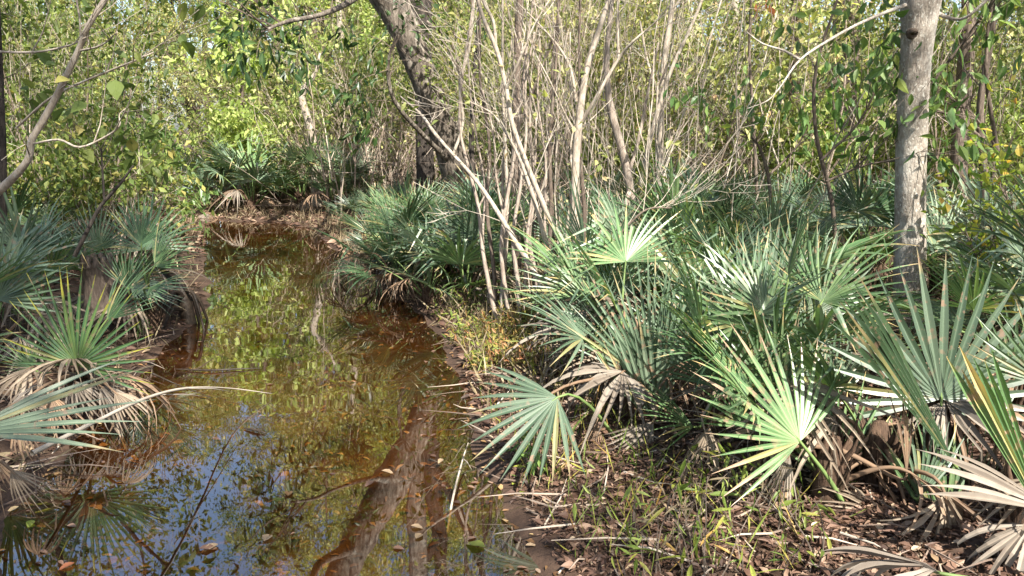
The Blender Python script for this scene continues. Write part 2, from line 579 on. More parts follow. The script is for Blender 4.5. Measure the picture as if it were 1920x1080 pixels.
def axis(lo, a, b, hi, step, n):
    g = np.geomspace(1, 1 + abs(hi - b), n) - 1
    h = np.geomspace(1, 1 + abs(a - lo), n) - 1
    return np.concatenate([a - h[::-1], np.arange(a + step, b, step), b + g])


gx = axis(-300, -6, 6, 300, 0.09, 26)
gy = axis(-300, 0.5, 12, 400, 0.09, 34)
XX, YY = np.meshgrid(gx, gy)
ZZ = height(XX.ravel(), YY.ravel())
V3 = np.stack([XX.ravel(), YY.ravel(), ZZ], 1)
nx, ny = len(gx), len(gy)
idx = np.arange(nx * ny).reshape(ny, nx)
Q = np.stack([idx[:-1, :-1], idx[:-1, 1:], idx[1:, 1:], idx[1:, :-1]], -1).reshape(-1, 4)
me = bpy.data.meshes.new('ground')
me.from_pydata(V3.tolist(), [], Q.tolist())
me.materials.append(ground_mat())
me.polygons.foreach_set('use_smooth', [True] * len(me.polygons))
g = link('ground', me)
g['kind'] = 'structure'

wb = MB()
wb.add([(-14, 1.0, 0), (6, 1.0, 0), (6, 30, 0), (-14, 30, 0)], [(0, 1, 2, 3)])
w = link('water', wb.mesh('water', water_mat()))
w['kind'] = 'structure'


# ------------------------------------------------------------------ palmetto fronds
def blade(seed, L, spread, nseg, split=0.31, droop=0.15, cup=0.12, fold=0.45, wide=1.0, ragged=0.08, mat='palm_blue', sag=0.0, curl=0.0, skip=0.0, name='frond'):
    """a fan blade: hub at the origin, axis +Y, upper face +Z; every segment a folded strip joined to its neighbours up to the split"""
    rng = random.Random(seed)
    mb = MB()
    da = rad(spread) / nseg
    T = [0.015, 0.2, split, split + (1 - split) * 0.25, split + (1 - split) * 0.5, split + (1 - split) * 0.72, split + (1 - split) * 0.89, 1.0]
    for i in range(nseg):
        if rng.random() < skip:
            continue
        a = -rad(spread) / 2 + da * (i + 0.5) + rng.uniform(-0.12, 0.12) * da
        rel = abs(a) / max(rad(spread) / 2, 0.01)
        Ls = L * (1 - 0.22 * rel * min(1, spread / 150)) * (1 + rng.uniform(-ragged, ragged))
        dr = droop * (1 + rng.uniform(-0.5, 0.8)) * (0.6 + 0.8 * rel)
        sway = rng.gauss(0, 0.05 + curl * 0.35)
        twist = rng.gauss(0, 0.12 + curl * 0.8)
        bendpt = rng.uniform(0.55, 0.9) if rng.random() < sag else 2.0
        vs, al, rb = [], [], []
        x, y, z = 0.0, 0.0, 0.0
        r_prev = 0.0
        for t in T:
            r = t * Ls
            ang = a + sway * max(0, t - split) * 1.2
            elev = cup * (1 - 0.5 * t) - dr * 2.2 * t * t
            if t > bendpt:
                elev -= 1.6
            elev = max(elev, -1.9)
            step = r - r_prev
            x += math.sin(ang) * math.cos(elev) * step
            y += math.cos(ang) * math.cos(elev) * step
            z += math.sin(elev) * step
            r_prev = r
            if t <= split:
                wd = r * math.tan(da / 2) * (1.0 if t < split else 1.0)
            else:
                q = (t - split) / (1 - split)
                wd = split * Ls * math.tan(da / 2) * (1 - q ** 1.5) * (1 + 0.25 * math.sin(math.pi * q)) * wide
            wd = max(wd, 0.0006)
            ct, st = math.cos(ang), math.sin(ang)
            tw = twist * t
            px_, pz_ = math.cos(tw), math.sin(tw)
            sx, sy, sz = ct * px_, -st * px_, pz_
            dz = fold * wd
            vs += [(x - sx * wd, y - sy * wd, z - sz * wd + dz * 0.5), (x, y, z - dz * 0.5), (x + sx * wd, y + sy * wd, z + sz * wd + dz * 0.5)]
            al += [t] * 3
            rb += [0.0, 1.0, 0.0]
        fs = []
        for k in range(len(T) - 1):
            b0 = k * 3
            fs += [(b0, b0 + 1, b0 + 4, b0 + 3), (b0 + 1, b0 + 2, b0 + 5, b0 + 4)]
        mb.add(vs, fs, al, rb)
    return mb.mesh(name, M[mat])


def frame(hub, ax, nrm):
    y = Vector(ax).normalized()
    z = Vector(nrm)
    z = (z - y * z.dot(y)).normalized()
    x = y.cross(z)
    m = Matrix((x, y, z)).transposed().to_4x4()
    m.translation = hub
    return m


def add_frond(root, base, hub, ax, nrm, me, dead=False, name=None, foot=None, label=None, rp=0.0085, scale=1.0):
    """base: world position of root; hub/ax/nrm in world axes"""
    m = frame(Vector(hub), ax, nrm) @ Matrix.Diagonal((scale, scale, scale, 1))
    o = link(name or ('dead_frond' if dead else 'frond'), me, root)
    loc = m.copy()
    loc.translation = Vector(hub) - Vector(base)
    o.matrix_local = loc
    inv = m.inverted()
    foot = Vector(foot) if foot is not None else Vector(base) + Vector((0, 0, 0.04))
    hubv = Vector(hub)
    y = Vector(ax).normalized()
    c1 = foot + (hubv - foot) * 0.35 + Vector((0, 0, 0.10 * (hubv - foot).length))
    c2 = hubv - y * min(0.15, (hubv - foot).length * 0.3)
    pts = []
    for i in range(9):
        t = i / 8
        pts.append(foot * (1 - t) ** 3 + c1 * 3 * t * (1 - t) ** 2 + c2 * 3 * t * t * (1 - t) + hubv * t ** 3)
    pts.append(hubv + y * 0.03)
    pb = MB()
    tube(pb, [inv @ p for p in pts], [rp * (1.6 - 0.9 * i / 8) for i in range(9)] + [rp * 0.3], 5)
    p = link('petiole', pb.mesh('petiole', M['dead_brown'] if dead else M['petiole'], True), o)
    if label:
        o['label'] = label
    return o


def add_stem(root, r, h, seed, lean=(0, 0)):
    rng = random.Random(seed)
    mb = MB()
    pts = [Vector((lean[0] * t, lean[1] * t, -0.08 + (h + 0.08) * t)) for t in (0, 0.25, 0.5, 0.75, 1.0)]
    tube(mb, pts, [r * 1.25, r * 1.1, r, r * 0.9, r * 0.45], 9, True, 0.25)
    # old leaf-base fibres
    for k in range(26):
        a = rng.uniform(0, 6.283)
        z0 = rng.uniform(0, h * 0.8)
        d = Vector((math.cos(a), math.sin(a), 0))
        p0 = Vector((0, 0, z0)) + d * r * 0.8
        p1 = p0 + d * r * rng.uniform(0.3, 1.0) + Vector((0, 0, rng.uniform(0.05, 0.16)))
        tube(mb, [p0, (p0 + p1) / 2 + d * 0.01, p1], [0.012, 0.009, 0.003], 4)
    return link('stem', mb.mesh('stem', M['fibre'], True), root)


LIB = {}


def lib(kind, seed):
    """a small library of blades for the plants that are copies"""
    k = (kind, seed % 6)
    if k not in LIB:
        s = seed % 6
        R_ = random.Random(900 + s * 13 + len(kind))
        if kind.startswith('dead'):
            LIB[k] = blade(300 + s * 7, 0.5, R_.uniform(110, 190), 18, 0.35, R_.uniform(0.5, 0.95), 0.0, 0.9, R_.uniform(0.5, 0.8), 0.25, kind, 0.4, 0.75, 0.18, 'dead_frond')
        else:
            LIB[k] = blade(100 + s * 7, 0.58, R_.uniform(150, 235), R_.choice((20, 22, 24)), R_.uniform(0.26, 0.36), R_.uniform(0.08, 0.3), R_.uniform(0.05, 0.25), 0.5, R_.uniform(0.85, 1.05), 0.13, kind, 0.14, 0.06, 0.05)
    return LIB[k]


def auto_fronds(root, base, seed, n_live, n_dead, size, kinds, az0=None, azr=360, lo=14, hi=82, lp=(0.35, 0.75)):
    rng = random.Random(seed)
    base = Vector(base)
    for i in range(n_live):
        az = rad((az0 if az0 is not None else 0) + ((i * 137.5 + rng.uniform(-20, 20)) % azr) - azr / 2)
        e = rad(hi - (hi - lo) * ((i + 0.5) / n_live) + rng.uniform(-9, 9))
        ln = rng.uniform(*lp) * size
        d = Vector((math.cos(az) * math.cos(e), math.sin(az) * math.cos(e), math.sin(e)))
        hub = base + Vector((0, 0, 0.08)) + d * ln
        e2 = e - rad(rng.uniform(0, 30))
        ax = Vector((math.cos(az) * math.cos(e2), math.sin(az) * math.cos(e2), math.sin(e2)))
        nrm = Vector((-math.cos(az) * math.sin(e2), -math.sin(az) * math.sin(e2), math.cos(e2))) + rvec(rng) * 0.35
        add_frond(root, base, hub, ax, nrm, lib(rng.choice(kinds), rng.randint(0, 5)), scale=size * rng.uniform(0.85, 1.1))
    for i in range(n_dead):
        az = rad((az0 if az0 is not None else 0) + rng.uniform(-azr / 2, azr / 2))
        e = rad(rng.uniform(-5, 55))
        ln = rng.uniform(0.2, 0.5) * size
        d = Vector((math.cos(az) * math.cos(e), math.sin(az) * math.cos(e), math.sin(e)))
        hub = base + Vector((0, 0, 0.12)) + d * ln
        e2 = e - rad(rng.uniform(30, 70))
        ax = Vector((math.cos(az) * math.cos(e2), math.sin(az) * math.cos(e2), math.sin(e2)))
        nrm = Vector((-math.cos(az) * math.sin(e2), -math.sin(az) * math.sin(e2), math.cos(e2))) + rvec(rng) * 0.4
        add_frond(root, base, hub, ax, nrm, lib(rng.choice(('dead_tan', 'dead_grey', 'dead_brown')), rng.randint(0, 5)), True)


HID = [0]


def hero(name_px, Y, label, fronds, group, auto=None, stem=(0.06, 0.25), lift=0.0):
    """a plant with fronds set out by hand. fronds: (hub px,py,Y), (tip px,py,Y), normal, spread, nseg, mat, options"""
    x = W(name_px, 500, Y).x
    base = Vector((x, Y, G(x, Y) + lift))
    root = thing('saw_palmetto', label, 'palmetto', base, group)
    add_stem(root, stem[0], stem[1], 50 + HID[0])
    for f in fronds:
        HID[0] += 1
        h, t, nrm, spread, nseg, mat = f[:6]
        op = dict(f[6]) if len(f) > 6 else {}
        dead = mat.startswith('dead')
        hub, tip = W(*h), W(*t)
        L = (tip - hub).length
        lab = op.pop('label', None)
        foot = op.pop('foot', None)
        bl = blade(HID[0] * 11 + 5, L, spread, nseg, mat=mat, name='dead_frond' if dead else 'frond', **op)
        add_frond(root, base, hub, tip - hub, nrm, bl, dead, foot=W(*foot) if foot else base + Vector((0, 0, stem[1] * 0.8)), label=lab, rp=0.0075)
    if auto:
        auto_fronds(root, base + Vector((0, 0, stem[1] * 0.6)), **auto)
    return root


GR = 'saw palmettos on the bank right of the pond'
GL = 'saw palmettos on the bank left of the pond'
GM = 'saw palmettos on the point in mid pond'
dd = dict(droop=0.7, fold=0.9, wide=0.8, ragged=0.2, cup=0.0, sag=0.3, curl=0.4)
hero(1190, 3.85, 'palmetto at the water edge with one bluish frond reaching low over the pond',
     [((1045, 745, 3.35), (880, 862, 3.15), (0.15, -0.6, 0.75), 150, 15, 'palm_blue', dict(droop=0.16, split=0.3, cup=0.05, wide=1.1, foot=(1205, 905, 3.75))),
      ((1225, 790, 3.5), (1155, 880, 3.4), (0.1, -0.8, 0.5), 75, 13, 'dead_grey', dict(droop=0.18, fold=0.8, split=0.5, wide=0.8)),
      ((1010, 772, 3.5), (985, 880, 3.42), (-0.2, -0.9, 0.2), 60, 9, 'dead_tan', dict(droop=0.2, fold=0.8, wide=0.9, split=0.2)),
      ((1120, 790, 3.6), (1110, 900, 3.5), (-0.2, -0.9, 0.2), 50, 8, 'dead_brown', dict(droop=0.2, fold=0.8, wide=0.9, split=0.2))], GR,
     dict(seed=3, n_live=1, n_dead=2, size=0.8, kinds=['palm_blue'], lo=40, hi=60))
hero(1235, 4.1, 'upright palmetto with a pale ribbed fan beside the slanting grey stems',
     [((1215, 715, 3.95), (1213, 455, 4.05), (0.1, -1, 0.2), 130, 30, 'palm_blue', dict(split=0.36, cup=0.3, droop=0.1)),
      ((1225, 800, 3.85), (1190, 590, 3.8), (-0.1, -1, 0.3), 60, 14, 'palm_pale', dict(split=0.5, cup=0.3)),
      ((1280, 640, 4.2), (1190, 520, 4.2), (-0.3, -0.9, 0.3), 120, 22, 'palm_blue', {}),
      ((1170, 640, 4.2), (1050, 590, 4.2), (-0.2, -0.5, 0.8), 90, 16, 'palm_green', {})], GR,
     dict(seed=4, n_live=2, n_dead=1, size=0.9, kinds=['palm_blue', 'palm_green'], lo=30, hi=80))
hero(1165, 4.5, 'palmetto with a big tan dead frond drooping over the muddy shore',
     [((1155, 668, 4.25), (1015, 655, 4.05), (-0.1, -0.35, 1), 120, 22, 'dead_tan', dict(droop=0.42, fold=0.9, wide=0.75, split=0.45, cup=0.1, curl=0.25)),
      ((1130, 720, 4.2), (1060, 770, 4.1), (-0.2, -0.6, 0.7), 90, 14, 'dead_grey', dd),
      ((1075, 500, 4.9), (1040, 560, 4.8), (-0.2, -0.8, 0.5), 130, 14, 'dead_tan', dd)], GR,
     dict(seed=5, n_live=4, n_dead=3, size=0.9, kinds=['palm_green', 'palm_blue'], az0=170, azr=200, lo=30, hi=70))
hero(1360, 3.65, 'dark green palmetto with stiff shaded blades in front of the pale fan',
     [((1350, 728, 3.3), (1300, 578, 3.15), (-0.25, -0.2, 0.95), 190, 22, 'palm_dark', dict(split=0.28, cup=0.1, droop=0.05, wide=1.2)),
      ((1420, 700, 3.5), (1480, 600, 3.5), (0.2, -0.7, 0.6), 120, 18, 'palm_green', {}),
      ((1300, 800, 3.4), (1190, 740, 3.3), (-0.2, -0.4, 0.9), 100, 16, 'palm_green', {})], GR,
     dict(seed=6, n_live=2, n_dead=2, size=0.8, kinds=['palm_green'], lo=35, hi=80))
hero(1590, 2.85, 'worn palmetto with brown tipped segments and a sunlit white hub',
     [((1500, 828, 2.75), (1345, 632, 2.85), (0.15, -0.75, 0.65), 185, 19, 'palm_worn', dict(split=0.27, cup=0.08, droop=0.07, wide=1.0, foot=(1590, 965, 2.8))),
      ((1560, 905, 2.95), (1548, 690, 3.05), (0.0, -0.95, 0.3), 110, 17, 'palm_green', dict(cup=0.15)),
      ((1700, 890, 2.75), (1682, 705, 2.75), (0.3, -0.9, 0.3), 20, 4, 'dead_brown', dict(droop=0.05, fold=0.7, label='single upright brown dead frond')),
      ((1480, 850, 2.85), (1455, 985, 2.75), (-0.4, -0.8, 0.4), 46, 8, 'dead_grey', dict(droop=0.12, fold=0.9, curl=0.3)),
      ((1330, 800, 3.2), (1310, 910, 3.1), (-0.3, -0.8, 0.4), 70, 9, 'dead_tan', dict(droop=0.2, fold=0.9, curl=0.4))], GR,
     dict(seed=7, n_live=1, n_dead=3, size=0.75, kinds=['palm_green'], lo=40, hi=60))
hero(1775, 3.15, 'palmetto holding a large bluish fan upright before the grey trunk',
     [((1765, 748, 3.0), (1768, 462, 3.12), (-0.15, -0.95, 0.3), 215, 23, 'palm_blue', dict(split=0.33, cup=0.1, droop=0.03, wide=1.05, ragged=0.05, foot=(1772, 960, 3.05))),
      ((1765, 1010, 2.75), (1735, 780, 2.85), (0, -0.95, 0.3), 60, 10, 'palm_green', dict(wide=1.2)),
      ((1800, 960, 2.9), (1850, 800, 2.95), (0.2, -0.9, 0.3), 90, 13, 'palm_green', {})], GR,
     dict(seed=8, n_live=0, n_dead=3, size=0.9, kinds=['palm_green', 'palm_blue'], lo=25, hi=60))
hero(1800, 2.95, 'palmetto with a half folded dark frond leaning back over the worn one',
     [((1790, 872, 2.75), (1585, 560, 2.68), (0.5, -0.8, 0.3), 17, 8, 'palm_dark', dict(split=0.6, cup=0.05, droop=0.03, fold=0.9, wide=1.3))], GR,
     dict(seed=9, n_live=0, n_dead=3, size=0.8, kinds=['palm_dark', 'palm_green'], lo=25, hi=75))
hero(1985, 2.55, 'palmetto at the picture edge with a bright folded frond over curled dead ones',
     [((1965, 985, 2.35), (1818, 668, 2.35), (-0.5, -0.8, 0.3), 13, 6, 'palm_green', dict(split=0.7, cup=0.0, droop=0.02, fold=0.9, wide=1.3)),
      ((1985, 965, 2.3), (1735, 858, 2.35), (-0.1, -0.5, 0.9), 34, 6, 'dead_grey', dict(droop=0.12, fold=0.8, split=0.5, wide=1.1, curl=0.2)),
      ((1955, 900, 2.4), (1830, 975, 2.3), (-0.4, -0.5, 0.8), 80, 9, 'dead_tan', dict(droop=1.0, fold=0.6, curl=0.7, wide=0.9, split=0.4, sag=0.4)),
      ((1930, 985, 2.35), (1800, 1075, 2.25), (-0.4, -0.6, 0.7), 90, 9, 'dead_grey', dict(droop=0.9, fold=0.6, curl=0.7, wide=0.9, split=0.4, sag=0.4)),
      ((1960, 720, 2.7), (1900, 560, 2.75), (-0.4, -0.8, 0.4), 120, 15, 'palm_green', {})], GR)
hero(1400, 4.5, 'tall palmetto with many narrow bluish blades mid slope',
     [((1385, 650, 4.2), (1370, 425, 4.35), (-0.1, -1, 0.25), 120, 24, 'palm_blue', dict(cup=0.2)),
      ((1420, 600, 4.4), (1450, 430, 4.5), (0.1, -0.9, 0.3), 130, 22, 'palm_blue', {}),
      ((1340, 640, 4.3), (1260, 560, 4.3), (-0.2, -0.8, 0.5), 110, 18, 'palm_green', {})], GR,
     dict(seed=10, n_live=3, n_dead=2, size=0.95, kinds=['palm_blue', 'palm_green'], lo=35, hi=80))
hero(1535, 4.45, 'palmetto with a bright sunlit fan left of the grey trunk',
     [((1525, 590, 4.2), (1542, 425, 4.3), (0.05, -0.9, 0.4), 170, 24, 'palm_pale', dict(split=0.38)),
      ((1525, 560, 4.05), (1510, 410, 4.05), (0.2, 0.6, 0.5), 80, 11, 'palm_dark', {}),
      ((1600, 640, 4.2), (1700, 590, 4.1), (0.2, -0.5, 0.8), 100, 16, 'palm_worn', {}),
      ((1580, 700, 3.6), (1600, 600, 3.6), (0.1, -0.8, 0.5), 140, 20, 'palm_pale', {}),
      ((1500, 700, 3.7), (1490, 560, 3.7), (0.1, -0.8, 0.5), 110, 18, 'palm_blue', {})], GR,
     dict(seed=11, n_live=1, n_dead=3, size=0.95, kinds=['palm_green', 'palm_worn'], lo=15, hi=70))
hero(1300, 5.2, 'palmetto with broad leaf green blades behind the ribbed pale fan',
     [((1305, 560, 4.95), (1275, 395, 5.05), (0.0, -1, 0.2), 100, 11, 'palm_green', dict(split=0.5, wide=1.2)),
      ((1240, 470, 5.3), (1200, 400, 5.3), (0.0, -1, 0.2), 120, 16, 'palm_blue', {})], GR,
     dict(seed=12, n_live=4, n_dead=2, size=0.95, kinds=['palm_green', 'palm_blue'], lo=30, hi=80))
hero(1770, 5.7, 'palmetto with a pale fan just behind the grey trunk',
     [((1755, 470, 5.4), (1790, 335, 5.5), (0.1, -0.9, 0.4), 110, 20, 'palm_pale', {}),
      ((1860, 560, 4.6), (1900, 470, 4.6), (0.1, -0.7, 0.6), 170, 22, 'palm_green', {})], GR,
     dict(seed=13, n_live=5, n_dead=2, size=0.95, kinds=['palm_green', 'palm_blue'], lo=25, hi=75))
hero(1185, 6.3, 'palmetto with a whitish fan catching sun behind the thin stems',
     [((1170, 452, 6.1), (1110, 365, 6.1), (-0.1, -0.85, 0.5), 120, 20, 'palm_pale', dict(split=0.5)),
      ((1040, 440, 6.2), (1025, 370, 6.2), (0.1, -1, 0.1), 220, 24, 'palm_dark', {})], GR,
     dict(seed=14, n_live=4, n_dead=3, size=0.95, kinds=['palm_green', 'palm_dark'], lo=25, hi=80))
hero(1470, 3.3, 'palmetto with upright green blades between the dark fan and the worn one',
     [((1455, 745, 3.2), (1425, 560, 3.25), (-0.1, -0.9, 0.4), 120, 17, 'palm_green', {}),
      ((1540, 760, 3.25), (1560, 590, 3.3), (0.1, -0.9, 0.4), 110, 16, 'palm_blue', {}),
      ((1400, 800, 3.2), (1330, 700, 3.15), (-0.2, -0.6, 0.7), 90, 13, 'palm_green', {}),
      ((1420, 850, 3.1), (1390, 930, 3.0), (-0.2, -0.8, 0.5), 80, 11, 'dead_brown', dd)], GR,
     dict(seed=15, n_live=1, n_dead=3, size=0.75, kinds=['palm_green'], lo=40, hi=75))
hero(1680, 2.95, 'palmetto crowding low between the worn frond and the large upright fan',
     [((1662, 900, 3.0), (1650, 760, 3.05), (0.0, -0.95, 0.3), 80, 12, 'palm_green', {}),
      ((1725, 930, 2.75), (1765, 770, 2.8), (0.1, -0.95, 0.3), 70, 10, 'palm_blue', {}),
      ((1640, 960, 2.8), (1570, 900, 2.7), (-0.3, -0.6, 0.7), 70, 10, 'dead_tan', dd),
      ((1700, 980, 2.7), (1690, 1060, 2.55), (0.0, -0.8, 0.5), 90, 12, 'dead_grey', dd)], GR,
     dict(seed=16, n_live=1, n_dead=3, size=0.7, kinds=['palm_green'], lo=40, hi=75))
hero(1930, 3.5, 'palmetto with fine radiating blades behind the bright folded frond',
     [((1900, 700, 3.4), (1925, 560, 3.45), (0.0, -0.85, 0.5), 170, 21, 'palm_green', {}),
      ((1860, 800, 3.3), (1830, 690, 3.35), (-0.1, -0.85, 0.5), 110, 14, 'palm_blue', {}),
      ((1860, 900, 2.7), (1850, 1000, 2.55), (0.0, -0.8, 0.5), 100, 12, 'dead_brown', dd)], GR,
     dict(seed=17, n_live=1, n_dead=3, size=0.7, kinds=['palm_green'], lo=40, hi=75))
hero(1130, 4.9, 'palmetto with low spreading bluish blades under the slanting grey stems',
     [((1120, 600, 4.8), (1085, 490, 4.8), (-0.1, -0.9, 0.4), 130, 18, 'palm_blue', {}),
      ((1165, 560, 4.9), (1150, 440, 4.95), (0.0, -0.9, 0.4), 130, 18, 'palm_blue', {}),
      ((1100, 640, 4.7), (1000, 600, 4.6), (-0.2, -0.5, 0.8), 70, 11, 'palm_green', {})], GR,
     dict(seed=18, n_live=2, n_dead=3, size=0.8, kinds=['palm_green'], lo=30, hi=75))
hero(1450, 5.0, 'palmetto with tall greyish fans filling the slope before the back row',
     [((1440, 560, 4.9), (1430, 400, 5.0), (0.0, -0.95, 0.3), 130, 19, 'palm_blue', {}),
      ((1490, 540, 5.1), (1500, 395, 5.15), (0.1, -0.95, 0.3), 120, 18, 'palm_green', {}),
      ((1390, 540, 5.1), (1355, 410, 5.15), (-0.1, -0.95, 0.3), 120, 18, 'palm_green', {})], GR,
     dict(seed=19, n_live=2, n_dead=3, size=0.8, kinds=['palm_green', 'palm_blue'], lo=30, hi=75))
# left bank
hero(135, 4.25, 'palmetto with yellow tipped fan standing low on the left shore',
     [((145, 684, 4.0), (163, 497, 4.02), (0.0, -0.8, 0.6), 205, 25, 'palm_yellow', dict(split=0.26, cup=0.12, droop=0.04, wide=1.15)),
      ((60, 690, 4.1), (10, 640, 4.1), (-0.2, -0.6, 0.8), 130, 16, 'palm_green', {}),
      ((200, 600, 4.3), (270, 520, 4.3), (0.2, -0.8, 0.5), 70, 12, 'palm_dark', {}),
      ((100, 720, 4.0), (60, 800, 3.8), (-0.1, -0.6, 0.8), 90, 12, 'dead_tan', dd),
      ((190, 725, 4.0), (260, 770, 3.8), (0.2, -0.6, 0.8), 80, 11, 'dead_grey', dd),
      ((140, 715, 4.0), (165, 800, 3.8), (0.0, -0.7, 0.7), 100, 13, 'dead_grey', dd),
     ((215, 735, 3.9), (275, 790, 3.75), (0.2, -0.7, 0.7), 70, 10, 'dead_tan', dd),
     ((95, 740, 3.8), (110, 850, 3.6), (0.1, -0.8, 0.6), 80, 12, 'dead_brown', dd),
     ((60, 720, 3.9), (-20, 800, 3.7), (-0.1, -0.6, 0.8), 90, 12, 'dead_grey', dd),
     ((170, 700, 4.1), (230, 700, 4.0), (0.1, -0.5, 0.9), 60, 10, 'dead_tan', dd),
     ((40, 790, 3.3), (60, 880, 3.15), (0.1, -0.8, 0.6), 90, 11, 'dead_brown', dd)], GL,
     dict(seed=21, n_live=0, n_dead=5, size=0.9, kinds=['palm_green']))
hero(-45, 4.7, 'large bluish palmetto fan cut off by the picture edge on the far left',
     [((-5, 562, 4.5), (45, 412, 4.5), (0.1, -0.9, 0.4), 160, 22, 'palm_blue', dict(split=0.42)),
      ((-40, 640, 4.4), (-20, 700, 4.2), (0.1, -0.8, 0.5), 150, 18, 'palm_green', {})], GL,
     dict(seed=22, n_live=3, n_dead=4, size=0.95, kinds=['palm_green', 'palm_blue'], lo=20, hi=75))
hero(-150, 2.7, 'near palmetto whose long pale blades point across the lower left water',
     [((-75, 815, 2.3), (262, 730, 2.45), (-0.1, -0.55, 0.8), 52, 8, 'palm_pale', dict(split=0.25, cup=0.02, droop=0.06, wide=1.5, ragged=0.18)),
      ((20, 880, 2.5), (85, 960, 2.45), (0.2, -0.7, 0.6), 70, 10, 'dead_tan', dict(droop=0.5, fold=0.9, wide=0.8, split=0.3)),
      ((20, 760, 2.9), (110, 720, 3.0), (0.2, -0.6, 0.8), 90, 12, 'dead_grey', dd),
      ((-10, 860, 2.7), (-5, 960, 2.6), (0.2, -0.7, 0.6), 100, 12, 'dead_brown', dd)], GL)
hero(190, 6.2, 'bluish palmetto half in shade beside the broken stump',
     [((185, 470, 6.0), (160, 370, 6.0), (0, -0.9, 0.4), 160, 22, 'palm_blue', {}),
      ((130, 480, 6.0), (110, 400, 6.0), (0, -0.9, 0.4), 140, 20, 'palm_blue', {})], GL,
     dict(seed=24, n_live=3, n_dead=4, size=0.95, kinds=['palm_blue', 'palm_dark'], lo=15, hi=70))
hero(275, 6.0, 'dark palmetto with blades splayed over the water beside the root snag',
     [((265, 460, 5.9), (268, 355, 5.95), (0, -0.7, 0.6), 120, 20, 'palm_dark', {}),
      ((290, 500, 5.7), (350, 420, 5.7), (0.3, -0.5, 0.8), 110, 18, 'palm_green', {}),
      ((280, 540, 5.6), (345, 535, 5.4), (0.2, -0.5, 0.8), 90, 16, 'palm_dark', {}),
      ((240, 540, 5.5), (230, 450, 5.5), (0.0, -0.8, 0.5), 110, 16, 'palm_dark', {})], GL,
     dict(seed=25, n_live=1, n_dead=2, size=0.95, kinds=['palm_dark', 'palm_green'], az0=0, azr=240, lo=15, hi=70))
# the point in mid pond
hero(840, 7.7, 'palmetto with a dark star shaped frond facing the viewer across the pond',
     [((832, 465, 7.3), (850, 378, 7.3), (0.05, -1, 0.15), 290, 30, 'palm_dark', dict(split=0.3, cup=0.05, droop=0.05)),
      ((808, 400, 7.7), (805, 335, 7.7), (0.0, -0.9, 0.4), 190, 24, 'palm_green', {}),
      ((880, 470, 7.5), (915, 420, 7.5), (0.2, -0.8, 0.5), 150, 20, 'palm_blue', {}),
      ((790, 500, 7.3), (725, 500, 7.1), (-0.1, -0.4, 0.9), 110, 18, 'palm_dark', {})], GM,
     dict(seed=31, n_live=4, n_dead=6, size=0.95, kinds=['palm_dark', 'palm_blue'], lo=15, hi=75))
hero(715, 8.3, 'palmetto with a whitish fan and a rusty dead frond dipping to the water',
     [((680, 452, 8.0), (640, 455, 7.9), (0, -0.7, 0.7), 190, 22, 'palm_pale', {}),
      ((662, 472, 7.9), (632, 485, 7.8), (0.0, -0.6, 0.8), 120, 14, 'dead_rust', dict(droop=0.7, fold=0.9, curl=0.3, label='rusty yellow dead frond')),
      ((745, 428, 8.1), (735, 448, 8.0), (0.0, -0.5, 0.8), 130, 14, 'dead_rust', dd),
      ((700, 440, 8.0), (690, 385, 8.0), (0, -0.8, 0.5), 130, 18, 'palm_dark', {})], GM,
     dict(seed=32, n_live=5, n_dead=5, size=0.95, kinds=['palm_green', 'palm_dark'], lo=15, hi=75))

# prototypes and copies
PROTO = []
for k in range(9):
    kinds = [['palm_blue', 'palm_green'], ['palm_green', 'palm_dark'], ['palm_blue', 'palm_pale'], ['palm_dark', 'palm_blue'], ['palm_green', 'palm_blue'], ['palm_blue', 'palm_green', 'palm_pale']][k % 6]
    r = bpy.data.objects.new('saw_palmetto', None)
    COL.objects.link(r)
    r.empty_display_size = 0.1
    add_stem(r, 0.07, 0.22, 70 + k)
    auto_fronds(r, (0, 0, 0.0), 200 + k, 8 + k % 3, 2 + k % 3, 1.0, kinds, lo=(30 if k % 3 else 14), hi=88)
    PROTO.append(r)
used = set()
PC = [0]


def place_palm(px, Y, label, group, size=1.0, proto=None):
    k = PC[0] % len(PROTO) if proto is None else proto
    PC[0] += 1
    src = PROTO[k]
    if k in used:
        o = copy_tree(src)
    else:
        o = src
        used.add(k)
    x = W(px, 500, Y).x
    o.location = (x, Y, G(x, Y) - 0.02)
    o.rotation_euler = (0, 0, random.uniform(0, 6.28))
    o.scale = (size,) * 3
    o['label'], o['category'], o['group'] = label, 'palmetto', group
    return o


rng = random.Random(77)
for px, Y, lab in [(60, 5.6, 'shaded palmetto between the bluish edge fan and the broken stump'), (20, 7.2, 'palmetto under the bent sapling at the left edge'), (-160, 5.6, 'palmetto beyond the large bluish fan at the picture edge'), (120, 8.4, 'palmetto deep in shade behind the bluish ones on the left bank')]:
    place_palm(px, Y, lab, GL, rng.uniform(0.75, 0.95))
for px, Y, lab in [(775, 8.2, 'small palmetto between the star frond and the whitish fan'), (905, 8.0, 'palmetto close behind the thin leaning stems at the point'), (930, 7.0, 'palmetto low in shade at the foot of the thin stems'), (760, 9.3, 'palmetto on top of the point behind the star frond'),
                   (800, 7.0, 'palmetto overhanging the water just below the star frond'), (870, 6.7, 'palmetto at the waterline left of the thin stems'), (745, 7.6, 'palmetto at the water edge under the whitish fan')]:
    place_palm(px, Y, lab, GM, rng.uniform(0.8, 0.98))
for px, Y in [(395, 14.6), (430, 15.2), (480, 14.4), (525, 15.2), (572, 14.6), (625, 14.0), (665, 14.6), (505, 17), (590, 17), (450, 17.5)]:
    place_palm(px, Y, 'far palmetto in the sunny clump on the bank where the pond bends', 'palmettos where the pond bends', rng.uniform(1.0, 1.2))
